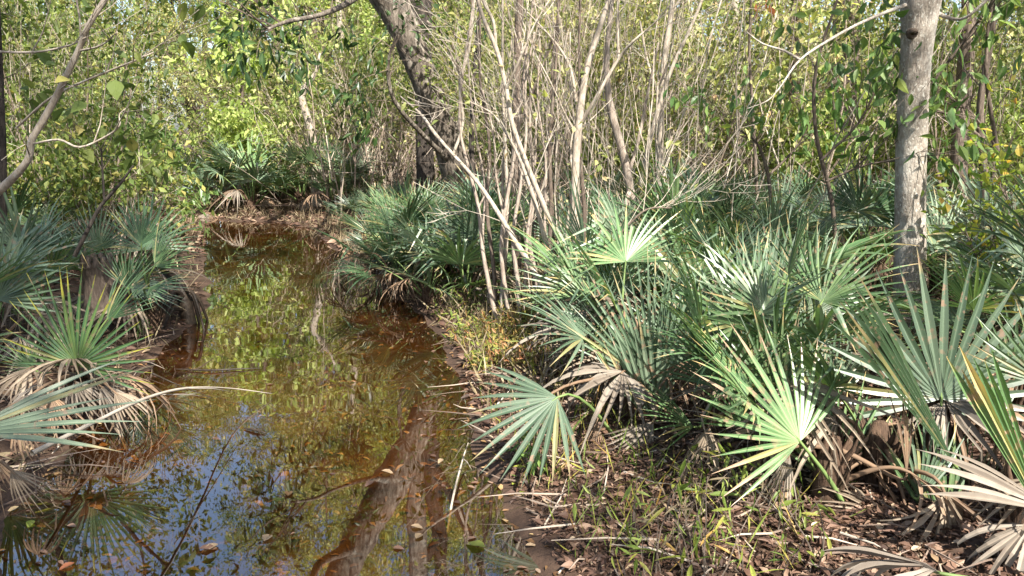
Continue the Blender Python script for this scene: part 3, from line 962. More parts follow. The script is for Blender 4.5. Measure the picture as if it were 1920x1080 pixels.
for px, Y in [(670, 12), (715, 11.3), (745, 12.4), (790, 11.2), (830, 12.8), (880, 10.4), (905, 12.2), (700, 13.5), (940, 10)]:
    place_palm(px, Y, 'pale palmetto in the carpet around the foot of the leaning tree', 'palmettos around the leaning tree', rng.uniform(0.5, 0.62))
for px, Y in [(1010, 8.2), (1090, 8.8), (1230, 7.6), (1290, 8.6), (1345, 7.3), (1400, 8.2), (1450, 7.2), (1500, 8.6), (1545, 7.4), (1600, 8.0), (1650, 7.0), (1700, 8.2), (1850, 7.6), (1930, 7.0), (1360, 9.6), (1560, 9.8)]:
    place_palm(px, Y, 'palmetto in the dense dark row behind the sunlit ones on the right bank', 'palmettos in the back row of the right bank', rng.uniform(0.7, 0.85))
for px, Y, lab in [(1340, 6.0, 'palmetto between the broad leaf green one and the back row'), (1440, 5.6, 'palmetto just behind the tall narrow bladed one'), (1620, 6.0, 'palmetto left behind the grey trunk'), (1250, 6.0, 'palmetto right of the whitish fan behind the stems'),
                   (1880, 5.2, 'palmetto under the yellow leaved shrub'), (1990, 3.9, 'palmetto at the edge right of the large upright fan'), (1470, 3.7, 'palmetto tucked behind the worn brown tipped one'), (1970, 4.3, 'palmetto close behind the large upright fan'),
                   (1120, 5.3, 'palmetto among the feet of the slanting grey stems')]:
    place_palm(px, Y, lab, GR, rng.uniform(0.82, 1.0))
for k, r in enumerate(PROTO):
    if k not in used:
        raise RuntimeError('unused prototype')

# ------------------------------------------------------------------ woody plants set out by hand
def stem_path(spec, k=4):
    """spec: (px, py, Y, width in photo pixels) -> points, radii"""
    raw = []
    for px, py, Y, wpx in spec:
        p = W(px, py, Y)
        raw.append((p.x, p.y, p.z, wpx * Y / F / 2))
    s = spline(raw, k)
    return [Vector(q[:3]) for q in s], [max(float(q[3]), 0.001) for q in s]


def rel(pts, base):
    return [p - base for p in pts]


def woody(name, label, cat, specs, mat, group=None, twigs=None, twig_mat='twig_pale', leafm=None, leafspec=None, sides=7, lump=0.0, seed=1, part='trunk', on=None):
    """specs: first is the main stem, the rest its limbs; each its own tapering tube. twigs: (count, length, radius, depth)"""
    rng = random.Random(seed)
    nr = np.random.default_rng(seed)
    pts0, _ = stem_path(specs[0])
    base = pts0[0].copy()
    root = thing(name, label, cat, base, group)
    mb = MB()
    tw = MB()
    tips = []
    allp = []
    for i, s in enumerate(specs):
        pts, rs = stem_path(s)
        allp.append((pts, rs))
        if i == 0:
            tube(mb, rel(pts, base), rs, sides, True, lump)
            link(part, mb.mesh(part, M[mat], True), root)
        else:
            lb = MB()
            tube(lb, rel(pts, base), rs, max(5, sides - 1), True, lump)
            link('limb', lb.mesh('limb', M[mat], True), root)
    if twigs:
        n, ln, r, dep = twigs[:4]
        lo = twigs[4] if len(twigs) > 4 else 0.25
        for _ in range(n):
            pts, rs = allp[rng.choice(on)] if on else rng.choice(allp)
            i = rng.randint(int(len(pts) * lo), len(pts) - 1)
            ax = (pts[i] - pts[i - 1]).normalized() if i else Vector((0, 0, 1))
            a = rad(rng.uniform(20, 60))
            side = rvec(rng).cross(ax).normalized()
            d = ax * math.cos(a) + side * math.sin(a)
            if d.z < 0.1:
                d.z = abs(d.z) * 0.5 + 0.1
            grow(tw, pts[i] - base, d, ln * rng.uniform(0.5, 1.3), min(r, rs[i] * 0.8), dep, tips, rng, 0.12, 0.16, (1, 3), (15, 50), 4, 0.6)
        link('twigs', tw.mesh('twigs', M[twig_mat]), root)
    if leafm and tips:
        lb = MB()
        leaves_on(lb, tips, *leafspec[:2], nr, **leafspec[2])
        if lb.v:
            link('foliage', lb.mesh('foliage', M[leafm]), root)
    return root, tips, allp, base


# the leaning tree with the furrowed trunk
root, tips, allp, base = woody('leaning_tree', 'thick furrowed dark trunk leaning left out over the pond', 'tree',
      [[(886, 430, 11.5, 104), (874, 385, 11.5, 72), (860, 330, 11.5, 59), (838, 262, 11.4, 54), (815, 195, 11.3, 53), (785, 120, 11.2, 52), (755, 45, 11.1, 57), (706, -45, 11.0, 70), (620, -190, 10.7, 66), (520, -350, 10.3, 52), (400, -560, 9.9, 34), (280, -800, 9.6, 14)],
       [(757, 45, 11.1, 38), (756, -60, 11.1, 36), (748, -220, 11.2, 38), (756, -450, 11.4, 30), (740, -760, 11.6, 10)],
       [(842, 300, 11.3, 12), (800, 260, 10.9, 9), (740, 190, 10.4, 8), (728, 120, 10.2, 6), (745, 60, 10, 3)],
       [(700, -45, 11.0, 24), (660, 0, 10.0, 12), (600, 28, 9.2, 9), (540, 40, 8.6, 7), (490, 60, 8.2, 4)],
       [(835, 290, 11.4, 10), (868, 200, 11.2, 8), (850, 90, 11.0, 8), (800, 40, 10.8, 5)],
       [(620, -190, 10.7, 34), (540, -200, 9.9, 18), (500, -235, 9.4, 10), (470, -250, 9.0, 5)],
       [(520, -350, 10.3, 30), (560, -520, 9.2, 20), (600, -720, 8.4, 8)]],
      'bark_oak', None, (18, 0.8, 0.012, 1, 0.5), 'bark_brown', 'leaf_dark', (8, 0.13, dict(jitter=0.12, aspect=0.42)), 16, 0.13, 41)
# a dark leafy bough that hangs into the picture top
nr = np.random.default_rng(5)
rngb = random.Random(5)
for (px, py, Y, dx, dz, ln) in [(640, 30, 9.6, -0.5, -0.1, 0.6), (600, 30, 9.2, -0.6, -0.3, 0.6), (570, 35, 8.9, -0.3, -0.6, 0.45), (540, 40, 8.6, -0.8, -0.2, 0.5), (510, 55, 8.3, -0.5, -0.4, 0.4), (560, 20, 8.8, -0.2, 0.5, 0.5), (620, 20, 9.3, 0, 0.5, 0.4), (650, 5, 9.8, -0.3, 0.6, 0.5),
                                (745, 190, 10.4, -0.5, 0.1, 0.5), (728, 130, 10.2, -0.6, -0.2, 0.45), (735, 90, 10.1, -0.4, 0.3, 0.5), (735, 210, 10.4, -0.6, -0.4, 0.4), (868, 190, 11.2, 0.5, 0.1, 0.5), (850, 110, 11.0, 0.5, 0.4, 0.5)]:
    lb, tw, tp = MB(), MB(), []
    grow(tw, W(px, py, Y) - base, Vector((dx, rngb.uniform(-0.4, 0.2), dz)), ln, 0.008, 1, tp, rngb, -0.1, 0.2, (2, 3), (25, 60), 4, 0.7)
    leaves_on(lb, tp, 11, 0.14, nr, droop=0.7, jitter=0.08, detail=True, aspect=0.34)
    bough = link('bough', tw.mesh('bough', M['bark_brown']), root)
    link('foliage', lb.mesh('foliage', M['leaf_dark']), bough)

woody('oak_tree', 'straight dark trunk standing close behind the leaning trunk', 'tree',
      [[(803, 420, 12.6, 58), (799, 350, 12.6, 37), (796, 260, 12.6, 33), (794, 180, 12.6, 31), (792, 80, 12.6, 36), (790, -60, 12.6, 34), (800, -350, 12.6, 26), (820, -700, 12.6, 8)],
       [(790, -60, 12.6, 20), (860, -220, 12.4, 16), (920, -420, 12.2, 8)],
       [(800, -250, 12.6, 20), (720, -400, 12.8, 12), (680, -560, 13, 6)]],
      'bark_dark', None, (26, 0.9, 0.012, 1, 0.55), 'bark_brown', 'leaf_mid', (9, 0.12, dict(jitter=0.14)), 12, 0.12, 42)

# the pale grey trunk on the right
root, tips, allp, base = woody('grey_barked_tree', 'smooth pale grey trunk rising from the palmettos with a knot near the top', 'tree',
      [[(1708, 640, 5.1, 70), (1706, 560, 5.1, 60), (1706, 460, 5.1, 56), (1707, 350, 5.08, 53), (1709, 250, 5.06, 53), (1714, 150, 5.03, 52), (1722, 60, 5.0, 57), (1729, -20, 4.98, 70), (1745, -120, 4.95, 60), (1790, -330, 4.9, 46), (1840, -640, 4.8, 30), (1860, -1100, 4.7, 10)],
       [(1712, 5, 5.0, 8), (1680, 16, 4.9, 7), (1620, 40, 4.75, 5.5), (1560, 72, 4.65, 5), (1500, 112, 4.55, 4), (1465, 160, 4.5, 2.6), (1440, 188, 4.45, 2), (1400, 204, 4.4, 1.2)],
       [(1500, 112, 4.55, 5), (1470, 95, 4.55, 4), (1430, 82, 4.5, 3), (1400, 60, 4.5, 2)],
       [(1745, 20, 4.98, 10), (1785, 35, 4.9, 6), (1812, 32, 4.8, 5), (1850, 0, 4.75, 6), (1890, -40, 4.7, 6)],
       [(1735, -60, 4.98, 40), (1690, -190, 5.0, 34), (1640, -420, 5.0, 24), (1590, -800, 5, 8)]],
      'bark_grey', None, (34, 0.8, 0.008, 1, 0.75), 'bark_stem', 'leaf_green', (7, 0.10, dict(jitter=0.08, droop=0.9, detail=True, aspect=0.45)), 20, 0.045, 43, on=[0, 0, 4])
kb = MB()
kc = W(1713, 62, 4.885)
tube(kb, [kc - base + Vector((0, 0.03, 0)), kc - base + Vector((0, 0.005, 0.002)), kc - base + Vector((0.002, -0.006, 0.0)), kc - base + Vector((0.0, 0.004, 0))], [0.034, 0.03, 0.02, 0.009], 12, True, 0.25)
link('knot', kb.mesh('knot', M['knot'], True), root)

# saplings at the left
woody('bent_sapling', 'pale bent sapling stem curving up from the left edge', 'sapling',
      [[(-150, 620, 4.2, 22), (-90, 470, 4.15, 20), (-30, 385, 4.1, 18), (20, 338, 4.05, 15), (52, 300, 4.0, 13), (60, 262, 4.0, 13), (82, 224, 4.0, 13), (106, 180, 4.0, 12), (130, 130, 3.95, 11), (150, 88, 3.95, 11), (166, 48, 3.9, 10), (196, 0, 3.9, 10), (230, -60, 3.9, 12), (270, -200, 3.9, 8)],
       [(152, 84, 3.95, 4), (150, 40, 3.95, 3.5), (144, 0, 3.95, 3), (140, -60, 3.95, 2)],
       [(60, 270, 4.0, 4), (110, 262, 3.9, 4), (150, 276, 3.8, 4), (200, 255, 3.8, 3.5), (224, 236, 3.75, 3), (224, 215, 3.75, 2), (240, 200, 3.75, 1.5)],
       [(150, 95, 3.95, 4), (190, 85, 3.8, 3), (220, 60, 3.7, 2)],
       [(30, 240, 4.3, 4), (100, 180, 4.2, 4), (200, 135, 4.1, 3.5), (250, 115, 4.0, 3), (288, 98, 4, 2)],
       [(-40, 95, 4.2, 4), (60, 98, 4.1, 4), (130, 85, 4.0, 3), (160, 70, 3.9, 2)]],
      'bark_stem', None, (16, 0.45, 0.004, 1, 0.3), 'bark_stem', 'leaf_mid', (2, 0.085, dict(jitter=0.05, droop=0.8, detail=True, aspect=0.62, keep=0.28)), 10, 0.05, 44)
woody('slim_trunk', 'thin dark upright trunk cut by the left picture edge', 'tree', [[(0, 520, 6.0, 20), (4, 420, 6.0, 16), (5, 300, 6.0, 14), (0, 150, 6, 12), (-6, 0, 6, 11), (-10, -300, 6, 6)]],
      'bark_dark', None, (6, 0.5, 0.005, 1, 0.4), 'bark_brown', 'leaf_mid', (1, 0.09, dict(jitter=0.08, detail=True)), 8, 0.08, 45)
woody('shrub_stem', 'thin dark reddish stem slanting up among the left palmettos', 'shrub',
      [[(140, 480, 4.9, 9), (165, 430, 4.9, 8), (190, 385, 4.9, 7), (225, 345, 4.9, 6), (250, 310, 4.9, 3)], [(196, 378, 4.9, 5), (192, 320, 4.9, 4), (190, 280, 4.9, 3)]],
      'bark_dark', None, (9, 0.35, 0.003, 1, 0.4), 'bark_brown', 'leaf_mid', (3, 0.09, dict(jitter=0.04, detail=True, aspect=0.6)), 6, 0.0, 46)

# the thicket of thin grey stems in the middle
TG = 'thin grey stems of the thicket in the middle'
TH = [
    ('tall grey stem forking high in front of the pale thicket, thickest of them', 'bark_stem',
     [[(1094, 625, 5.7, 30), (1090, 580, 5.7, 25), (1082, 480, 5.7, 22), (1078, 390, 5.7, 21), (1080, 300, 5.7, 20), (1086, 225, 5.7, 19), (1098, 140, 5.7, 16), (1120, 65, 5.7, 14), (1142, 0, 5.7, 13), (1165, -90, 5.7, 10), (1190, -260, 5.7, 5)],
      [(1092, 228, 5.7, 10), (1125, 170, 5.6, 9), (1160, 110, 5.6, 8), (1190, 75, 5.5, 6), (1225, 45, 5.5, 4), (1260, 5, 5.4, 3)],
      [(1160, 112, 5.6, 8), (1158, 50, 5.6, 7), (1160, -60, 5.6, 5)],
      [(1080, 190, 5.7, 8), (1070, 130, 5.7, 7), (1045, 85, 5.7, 6), (1010, 45, 5.7, 4), (970, 5, 5.6, 3)],
      [(1080, 250, 5.7, 7), (1060, 215, 5.7, 5), (1030, 150, 5.6, 4), (1000, 90, 5.6, 3), (985, 20, 5.5, 2)]]),
    ('pale bowed stem crossing from the slanting one up to the picture top', 'bark_stem',
     [[(1100, 560, 5.5, 18), (1068, 480, 5.5, 16), (1035, 420, 5.5, 15), (1005, 350, 5.5, 13), (985, 300, 5.5, 12), (960, 230, 5.5, 12), (948, 160, 5.5, 11), (930, 90, 5.5, 11), (905, 30, 5.5, 9), (880, -60, 5.5, 6)],
      [(948, 170, 5.5, 7), (975, 110, 5.4, 6), (1000, 50, 5.4, 4), (1030, 0, 5.4, 3)],
      [(930, 90, 5.5, 8), (925, 40, 5.5, 8), (905, 0, 5.5, 7), (895, -60, 5.5, 5)]]),
    ('grey stem slanting strongly left across the feet of the others', 'bark_stem',
     [[(1075, 660, 5.3, 19), (1040, 580, 5.4, 16), (1002, 510, 5.5, 15), (965, 450, 5.6, 14), (925, 385, 5.7, 12), (890, 335, 5.8, 10), (850, 290, 5.9, 8), (815, 250, 6.0, 9), (790, 215, 6.1, 6), (750, 180, 6.1, 3)],
      [(850, 290, 5.9, 8), (868, 230, 5.9, 8), (862, 160, 5.9, 7), (880, 90, 5.9, 6), (890, 0, 5.9, 5)]]),
    ('slender pale stem rising first from the left foot of the thicket', 'bark_pink',
     [[(934, 610, 5.9, 13), (922, 560, 5.9, 12), (905, 470, 5.9, 10), (897, 390, 5.9, 9), (880, 320, 5.9, 8), (862, 240, 5.9, 7), (866, 150, 5.9, 6), (880, 60, 5.9, 6), (890, -20, 5.9, 4)],
      [(897, 390, 5.9, 6), (912, 360, 5.9, 4), (925, 330, 5.8, 2)],
      [(866, 150, 5.9, 5), (840, 90, 5.8, 3), (800, 40, 5.7, 2)]]),
    ('upright pinkish stem right of the slender first one', 'bark_pink',
     [[(958, 612, 6.0, 14), (950, 560, 6.0, 13), (940, 470, 6.0, 12), (948, 390, 6.0, 10), (962, 310, 6.0, 9), (975, 220, 6.0, 8), (985, 110, 6.0, 7), (1000, 0, 6.0, 5)],
      [(945, 410, 6, 7), (930, 330, 6.0, 6), (925, 250, 5.9, 5), (905, 170, 5.9, 3)]]),
    ('dark straight trunk standing behind the pale stems', 'bark_brown',
     [[(972, 560, 7.2, 28), (968, 450, 7.2, 24), (966, 340, 7.2, 22), (967, 220, 7.2, 21), (970, 100, 7.2, 20), (975, 0, 7.2, 19), (980, -200, 7.2, 12)],
      [(967, 250, 7.2, 9), (1000, 170, 7.2, 8), (1030, 90, 7.1, 7), (1060, 10, 7.1, 5)]]),
    ('short bamboo coloured stem at the foot of the dark straight trunk', 'bark_pink',
     [[(975, 612, 5.9, 12), (985, 540, 5.9, 11), (988, 450, 5.9, 9), (998, 370, 5.9, 7), (1004, 300, 5.9, 5), (1005, 220, 5.9, 3)]]),
    ('pinkish peeling trunk with a twisted double foot behind the palmettos', 'bark_pink',
     [[(1172, 500, 6.9, 30), (1178, 440, 6.9, 26), (1184, 370, 6.9, 22), (1168, 290, 6.9, 20), (1148, 215, 6.9, 19), (1138, 150, 6.9, 15), (1140, 70, 6.9, 12), (1150, -20, 6.9, 9), (1160, -160, 6.9, 5)],
      [(1150, 490, 6.8, 16), (1162, 420, 6.8, 14), (1180, 360, 6.85, 12)],
      [(1178, 330, 6.9, 10), (1200, 250, 6.9, 9), (1215, 170, 6.9, 7), (1235, 80, 6.8, 5)]]),
    ('grey trunk with lichen right of the pinkish peeling one', 'bark_stem',
     [[(1238, 470, 8.0, 24), (1236, 380, 8.0, 20), (1238, 280, 8.0, 17), (1240, 190, 8.0, 16), (1246, 110, 8.0, 16), (1258, 30, 8.0, 14), (1270, -80, 8.0, 10)],
      [(1240, 190, 8.0, 9), (1215, 120, 8.0, 7), (1200, 40, 8, 5)]]),
    ('thin stem splitting low beside the tallest fork', 'bark_stem',
     [[(1060, 620, 5.6, 17), (1040, 540, 5.6, 14), (1022, 450, 5.6, 13), (1000, 370, 5.6, 11), (975, 300, 5.6, 8), (955, 260, 5.6, 6), (925, 215, 5.6, 4), (880, 190, 5.6, 2)]]),
    ('dark thin trunk half hidden left of the pale crossing stems', 'bark_dark',
     [[(898, 470, 8.6, 20), (892, 380, 8.6, 15), (884, 280, 8.6, 13), (888, 160, 8.6, 11), (896, 60, 8.6, 10), (900, -60, 8.6, 6)]]),
    ('low dark stem arching right over the palmettos', 'bark_brown',
     [[(1090, 560, 5.0, 6), (1130, 480, 5.0, 6), (1180, 420, 5.0, 5), (1215, 392, 5.0, 5), (1260, 390, 5.0, 3)]]),
    ('pale stem leaning right behind the pinkish peeling trunk', 'bark_stem',
     [[(1195, 470, 7.5, 16), (1200, 360, 7.5, 14), (1222, 250, 7.5, 12), (1255, 140, 7.5, 10), (1300, 40, 7.5, 8), (1340, -60, 7.5, 5)]]),
]
for i, (lab, mat, spec) in enumerate(TH):
    few = 0.3 if i in (2, 3, 10) else 1.0
    spec = [[(a, b, y, w * 0.74) for a, b, y, w in part] for part in spec]
    woody('thicket_stem', lab, 'stem', spec, mat, TG, (int(12 * few), 0.55, 0.0034, 2, 0.35) if len(spec) > 1 else (int(7 * few) + 1, 0.5, 0.003, 2, 0.4), 'twig_pale', 'leaf_gold', (1, 0.07, dict(jitter=0.05, droop=0.6, keep=0.22)), 8, 0.05, 60 + i)

rng = random.Random(56)
for i in range(15):
    px = rng.choice((rng.uniform(905, 1005), rng.uniform(900, 1000), rng.uniform(1010, 1120)))
    Y = rng.uniform(5.7, 6.5)
    w0 = rng.uniform(6, 11)
    py0, top = 640, rng.choice((60, -40, -100, 200))
    lean = rng.uniform(-40, 50)
    sp_ = []
    for j in range(7):
        t = j / 6
        sp_.append((px + lean * t * t + rng.uniform(-9, 9), py0 + (top - py0) * t, Y, w0 * (1 - 0.7 * t)))
    woody('bank_stem', 'thin upright stem in the tight cluster at the edge of the bank', 'stem', [sp_], ('bark_stem', 'bark_pink', 'bark_brown')[i % 3], 'thin upright stems at the edge of the bank', (6, 0.4, 0.0028, 1, 0.3), 'twig_mix', 'leaf_gold', (2, 0.06, dict(jitter=0.04, keep=0.5)), 6, 0.05, 160 + i)
rng = random.Random(55)
cane_m = []
for k in range(6):
    mb = MB()
    p = Vector((0, 0, -0.1))
    d = (Vector((0, 0, 1)) + Vector((rng.uniform(-0.3, 0.3), rng.uniform(-0.2, 0.2), 0))).normalized()
    pts = [p]
    for j in range(9):
        d = (d + rvec(rng) * 0.13 + Vector((d.x, d.y, 0)) * 0.02).normalized()
        pts.append(pts[-1] + d * 0.5)
    r0 = rng.uniform(0.004, 0.009)
    tube(mb, pts, [r0 * (1 - 0.085 * j) for j in range(10)], 5)
    tb = MB()
    tp = []
    for j in range(2, 10):
        if rng.random() < 0.8:
            dv = (d + rvec(rng) * 0.8 + Vector((0, 0, 0.4))).normalized()
            grow(tb, pts[j], dv, rng.uniform(0.5, 1.1), r0 * 0.45, 1, tp, rng, 0.05, 0.12, (1, 2), (15, 40), 4, 0.6)
    cane_m.append((mb.mesh('stem', M['twig_pale' if k % 2 else 'bark_stem'], True), tb.mesh('twigs', M['twig_mix'])))
for i in range(52):
    Y = rng.uniform(5.6, 9.0)
    px = rng.choice((rng.uniform(960, 1320), rng.uniform(990, 1260), rng.uniform(1150, 1480)))
    x = W(px, 500, Y).x
    a, b = cane_m[i % 6]
    t = thing('cane', 'thin pale bare cane crossing others in the thicket', 'cane', (x, Y, G(x, Y)), 'thin pale canes of the thicket')
    t.rotation_euler = (rng.gauss(0, 0.12), rng.gauss(0, 0.2), rng.uniform(0, 6.28))
    t.scale = (1, 1, rng.uniform(0.7, 1.15))
    link('stem', a, t)
    link('twigs', b, t)

# leafy saplings around the grey trunk
SG = 'leafy saplings around the grey trunk'
for i, (lab, spec, tw, lf, ls) in enumerate([
    ('leafy sapling with hanging green leaves at the top right', [[(1905, 560, 5.6, 10), (1890, 420, 5.6, 9), (1870, 280, 5.6, 8), (1850, 150, 5.5, 7), (1855, 40, 5.5, 6), (1880, -80, 5.5, 4)], [(1870, 280, 5.6, 5), (1820, 210, 5.5, 4), (1790, 200, 5.5, 3)], [(1700, 225, 5.9, 5), (1760, 140, 5.7, 5), (1820, 60, 5.6, 5), (1870, -10, 5.5, 5)]],
     (26, 0.55, 0.004, 1, 0.25), 'leaf_green', (3, 0.125, dict(jitter=0.05, droop=1.6, detail=True, aspect=0.36, upn=0.3))),
    ('leafy sapling with drooping leaves left of the grey trunk', [[(1570, 520, 5.4, 9), (1560, 380, 5.4, 8), (1530, 250, 5.3, 7), (1530, 130, 5.2, 6), (1570, 0, 5.2, 4)], [(1540, 300, 5.3, 5), (1610, 230, 5.2, 4), (1660, 130, 5.1, 3)], [(1550, 340, 5.3, 5), (1620, 310, 5.2, 4), (1690, 300, 5.1, 3)]],
     (24, 0.5, 0.004, 1, 0.25), 'leaf_green', (3, 0.10, dict(jitter=0.05, droop=1.5, detail=True, aspect=0.42, upn=0.3))),
    ('low leafy sapling beside the dark fan of the back row', [[(1450, 420, 6.2, 8), (1440, 330, 6.2, 7), (1420, 270, 6.2, 5), (1380, 240, 6.2, 3)], [(1440, 330, 6.2, 5), (1490, 280, 6.2, 4), (1520, 230, 6.1, 3)]],
     (18, 0.45, 0.004, 1, 0.25), 'leaf_green', (4, 0.10, dict(jitter=0.05, droop=1.2, detail=True, aspect=0.45))),
    ('dark thin tree with green leaves behind the hanging leaves', [[(1845, 460, 6.4, 22), (1845, 330, 6.4, 16), (1838, 200, 6.4, 13), (1860, 60, 6.4, 11), (1880, -120, 6.4, 6)], [(1842, 260, 6.4, 7), (1780, 215, 6.3, 5), (1720, 205, 6.2, 3)]],
     (22, 0.6, 0.005, 1, 0.25), 'leaf_mid', (5, 0.10, dict(jitter=0.08, droop=1.0, detail=True, aspect=0.45))),
    ('small red tipped sapling hanging at the top of the bright gap', [[(1420, 380, 7.5, 7), (1412, 220, 7.5, 6), (1405, 100, 7.5, 5), (1408, 0, 7.5, 4), (1410, -80, 7.5, 3)]],
     (12, 0.4, 0.003, 1, 0.6), 'leaf_rust', (3, 0.10, dict(jitter=0.05, droop=1.4, keep=0.5))),
]):
    woody('leafy_sapling', lab, 'sapling', spec, 'bark_brown', SG, tw, 'bark_brown', lf, ls, 7, 0.03, 90 + i)
woody('yellow_shrub', 'yellow green leaved shrub glowing at the right edge behind the big fan', 'shrub',
      [[(1900, 640, 4.7, 7), (1890, 540, 4.7, 6), (1870, 460, 4.7, 5), (1840, 390, 4.6, 3), (1800, 330, 4.6, 2)], [(1890, 540, 4.7, 5), (1920, 470, 4.7, 4), (1900, 400, 4.7, 3), (1870, 340, 4.7, 2)], [(1880, 500, 4.7, 5), (1940, 440, 4.8, 4), (1990, 380, 4.8, 3)], [(1885, 560, 4.7, 4), (1830, 480, 4.6, 3), (1810, 430, 4.6, 2)]],
      'bark_brown', None, (48, 0.36, 0.003, 1, 0.15), 'bark_brown', 'leaf_yellow', (3, 0.07, dict(jitter=0.05, droop=0.3, detail=True, aspect=0.55)), 6, 0, 99)

# ------------------------------------------------------------------ background trees and shrubs
def make_tree(seed, h, r, bark, leafm, lsize, per, lowest=0.3, limbs=9, depth=2, keep=1.0, spread=0.45, jitter=0.15):
    rng = random.Random(seed)
    nr = np.random.default_rng(seed)
    root = bpy.data.objects.new('forest_tree', None)
    COL.objects.link(root)
    mb, lb = MB(), MB()
    tips = []
    pts, rs = [Vector((0, 0, -0.2))], [r * 1.4]
    d = Vector((rng.uniform(-0.1, 0.1), rng.uniform(-0.1, 0.1), 1)).normalized()
    n = 12
    for i in range(n):
        d = (d + rvec(rng) * 0.10 + Vector((0, 0, 0.08))).normalized()
        pts.append(pts[-1] + d * (h / n))
        rs.append(r * (1 - 0.85 * (i + 1) / n))
    tube(mb, pts, rs, 9, False, 0.1)
    bb = MB()
    for k in range(limbs):
        t = lowest + (0.97 - lowest) * (k + rng.random() * 0.8) / limbs
        i = min(int(t * n) + 1, n)
        a = rng.uniform(0, 6.283)
        el = rad(rng.uniform(5, 50))
        dv = Vector((math.cos(a) * math.cos(el), math.sin(a) * math.cos(el), math.sin(el)))
        grow(bb, pts[i], dv, h * spread * 0.5 * (1.25 - 0.6 * t) * rng.uniform(0.7, 1.2), max(rs[i] * 0.45, 0.012), depth, tips, rng, 0.1, 0.22, (2, 4), (25, 60), 4, 0.62)
    link('trunk', mb.mesh('trunk', M[bark], True), root)
    link('branches', bb.mesh('branches', M[bark if bark != 'bark_oak' else 'bark_brown']), root)
    leaves_on(lb, tips, per, lsize, nr, 0.5, jitter, False, 0.55, 0.8, keep)
    link('crown', lb.mesh('crown', M[leafm]), root)
    return root


def make_shrub(seed, h, nst, leafm, lsize, per, keep=1.0, spread=0.5, stemm='twig_mix', depth=3, jitter=0.1, aspect=0.5):
    rng = random.Random(seed)
    nr = np.random.default_rng(seed)
    root = bpy.data.objects.new('understory_shrub', None)
    COL.objects.link(root)
    mb, lb = MB(), MB()
    tips = []
    for k in range(nst):
        a = rng.uniform(0, 6.283)
        p = Vector((math.cos(a), math.sin(a), 0)) * rng.uniform(0, 0.3) - Vector((0, 0, 0.1))
        dv = Vector((math.cos(a) * spread * rng.uniform(0.2, 1), math.sin(a) * spread * rng.uniform(0.2, 1), 1))
        grow(mb, p, dv, h * rng.uniform(0.35, 0.5), rng.uniform(0.012, 0.024), depth, tips, rng, 0.10, 0.16, (2, 3), (20, 50), 4, 0.62)
    link('stems', mb.mesh('stems', M[stemm]), root)
    leaves_on(lb, tips, per, lsize, nr, 0.7, jitter, False, aspect, 0.8, keep)
    if lb.v:
        link('foliage', lb.mesh('foliage', M[leafm]), root)
    return root


def scatter(proto, spots, label, cat, group, smin=0.85, smax=1.15, seed=0, fit=None):
    rng = random.Random(seed)
    for i, (x, y) in enumerate(spots):
        o = proto[i % len(proto)]
        if o.get('category'):
            o = copy_tree(o)
        o.location = (x, y, G(x, y) - 0.03)
        o.rotation_euler = (rad(rng.uniform(-4, 4)), rad(rng.uniform(-4, 4)), rng.uniform(0, 6.28))
        s = rng.uniform(smin, smax)
        if fit:
            s *= (math.tan(rad(fit[0] if x / y < -0.29 else fit[1])) * y - 1.6) / 12.5
        o.scale = (s, s, s * rng.uniform(0.92, 1.1))
        o['label'], o['category'], o['group'] = label, cat, group


def spots(n, y0, y1, px0, px1, seed, clear=0.5):
    rng = random.Random(seed)
    out = []
    tries = 0
    while len(out) < n and tries < 4000:
        tries += 1
        y = rng.uniform(y0, y1)
        x = W(rng.uniform(px0, px1), 500, y).x
        if pond_sd([x], [y])[0] < clear:
            continue
        if any((x - a) ** 2 + (y - b) ** 2 < (0.05 * y) ** 2 for a, b in out):
            continue
        out.append((x, y))
    return out


gold = [make_tree(501, 13, 0.16, 'bark_brown', 'leaf_gold', 0.13, 62, 0.10, 19, 2, 0.62), make_tree(502, 11, 0.12, 'bark_stem', 'leaf_lime', 0.17, 46, 0.10, 18, 2, 0.6), make_tree(503, 14, 0.2, 'bark_brown', 'leaf_mid', 0.11, 70, 0.10, 20, 2, 0.62)]
green = [make_tree(504, 12, 0.15, 'bark_dark', 'leaf_mid', 0.13, 44, 0.10, 18, 2, 0.6), make_tree(505, 10, 0.11, 'bark_brown', 'leaf_green', 0.10, 48, 0.08, 16, 2, 0.6)]
bare = [make_tree(506, 12, 0.13, 'bark_stem', 'leaf_gold', 0.12, 14, 0.15, 13, 2, 0.8), make_tree(507, 13, 0.16, 'bark_brown', 'leaf_mid', 0.12, 14, 0.15, 13, 2, 0.8)]
scatter(gold, spots(26, 20, 42, 380, 1250, 1), 'yellowing tree crowded into the sunlit forest behind the pond', 'tree', 'yellowing trees behind the pond', seed=1, fit=(19.5, 26.5))
scatter(gold, spots(24, 17, 25, -60, 1060, 5), 'yellowing tree at the front of the sunlit forest beyond the pond', 'tree', 'front trees beyond the pond', 0.85, 1.05, seed=6, fit=(19.5, 26.5))
scatter(green, spots(20, 15, 40, -700, 380, 2), 'green tree in the shaded forest beyond the left bank', 'tree', 'green trees beyond the left bank', seed=2, fit=(20, 24))
scatter(bare, spots(24, 14, 40, 1150, 2500, 3), 'thin leaved slender tree in the bright forest beyond the right bank', 'tree', 'slender trees beyond the right bank', seed=3)
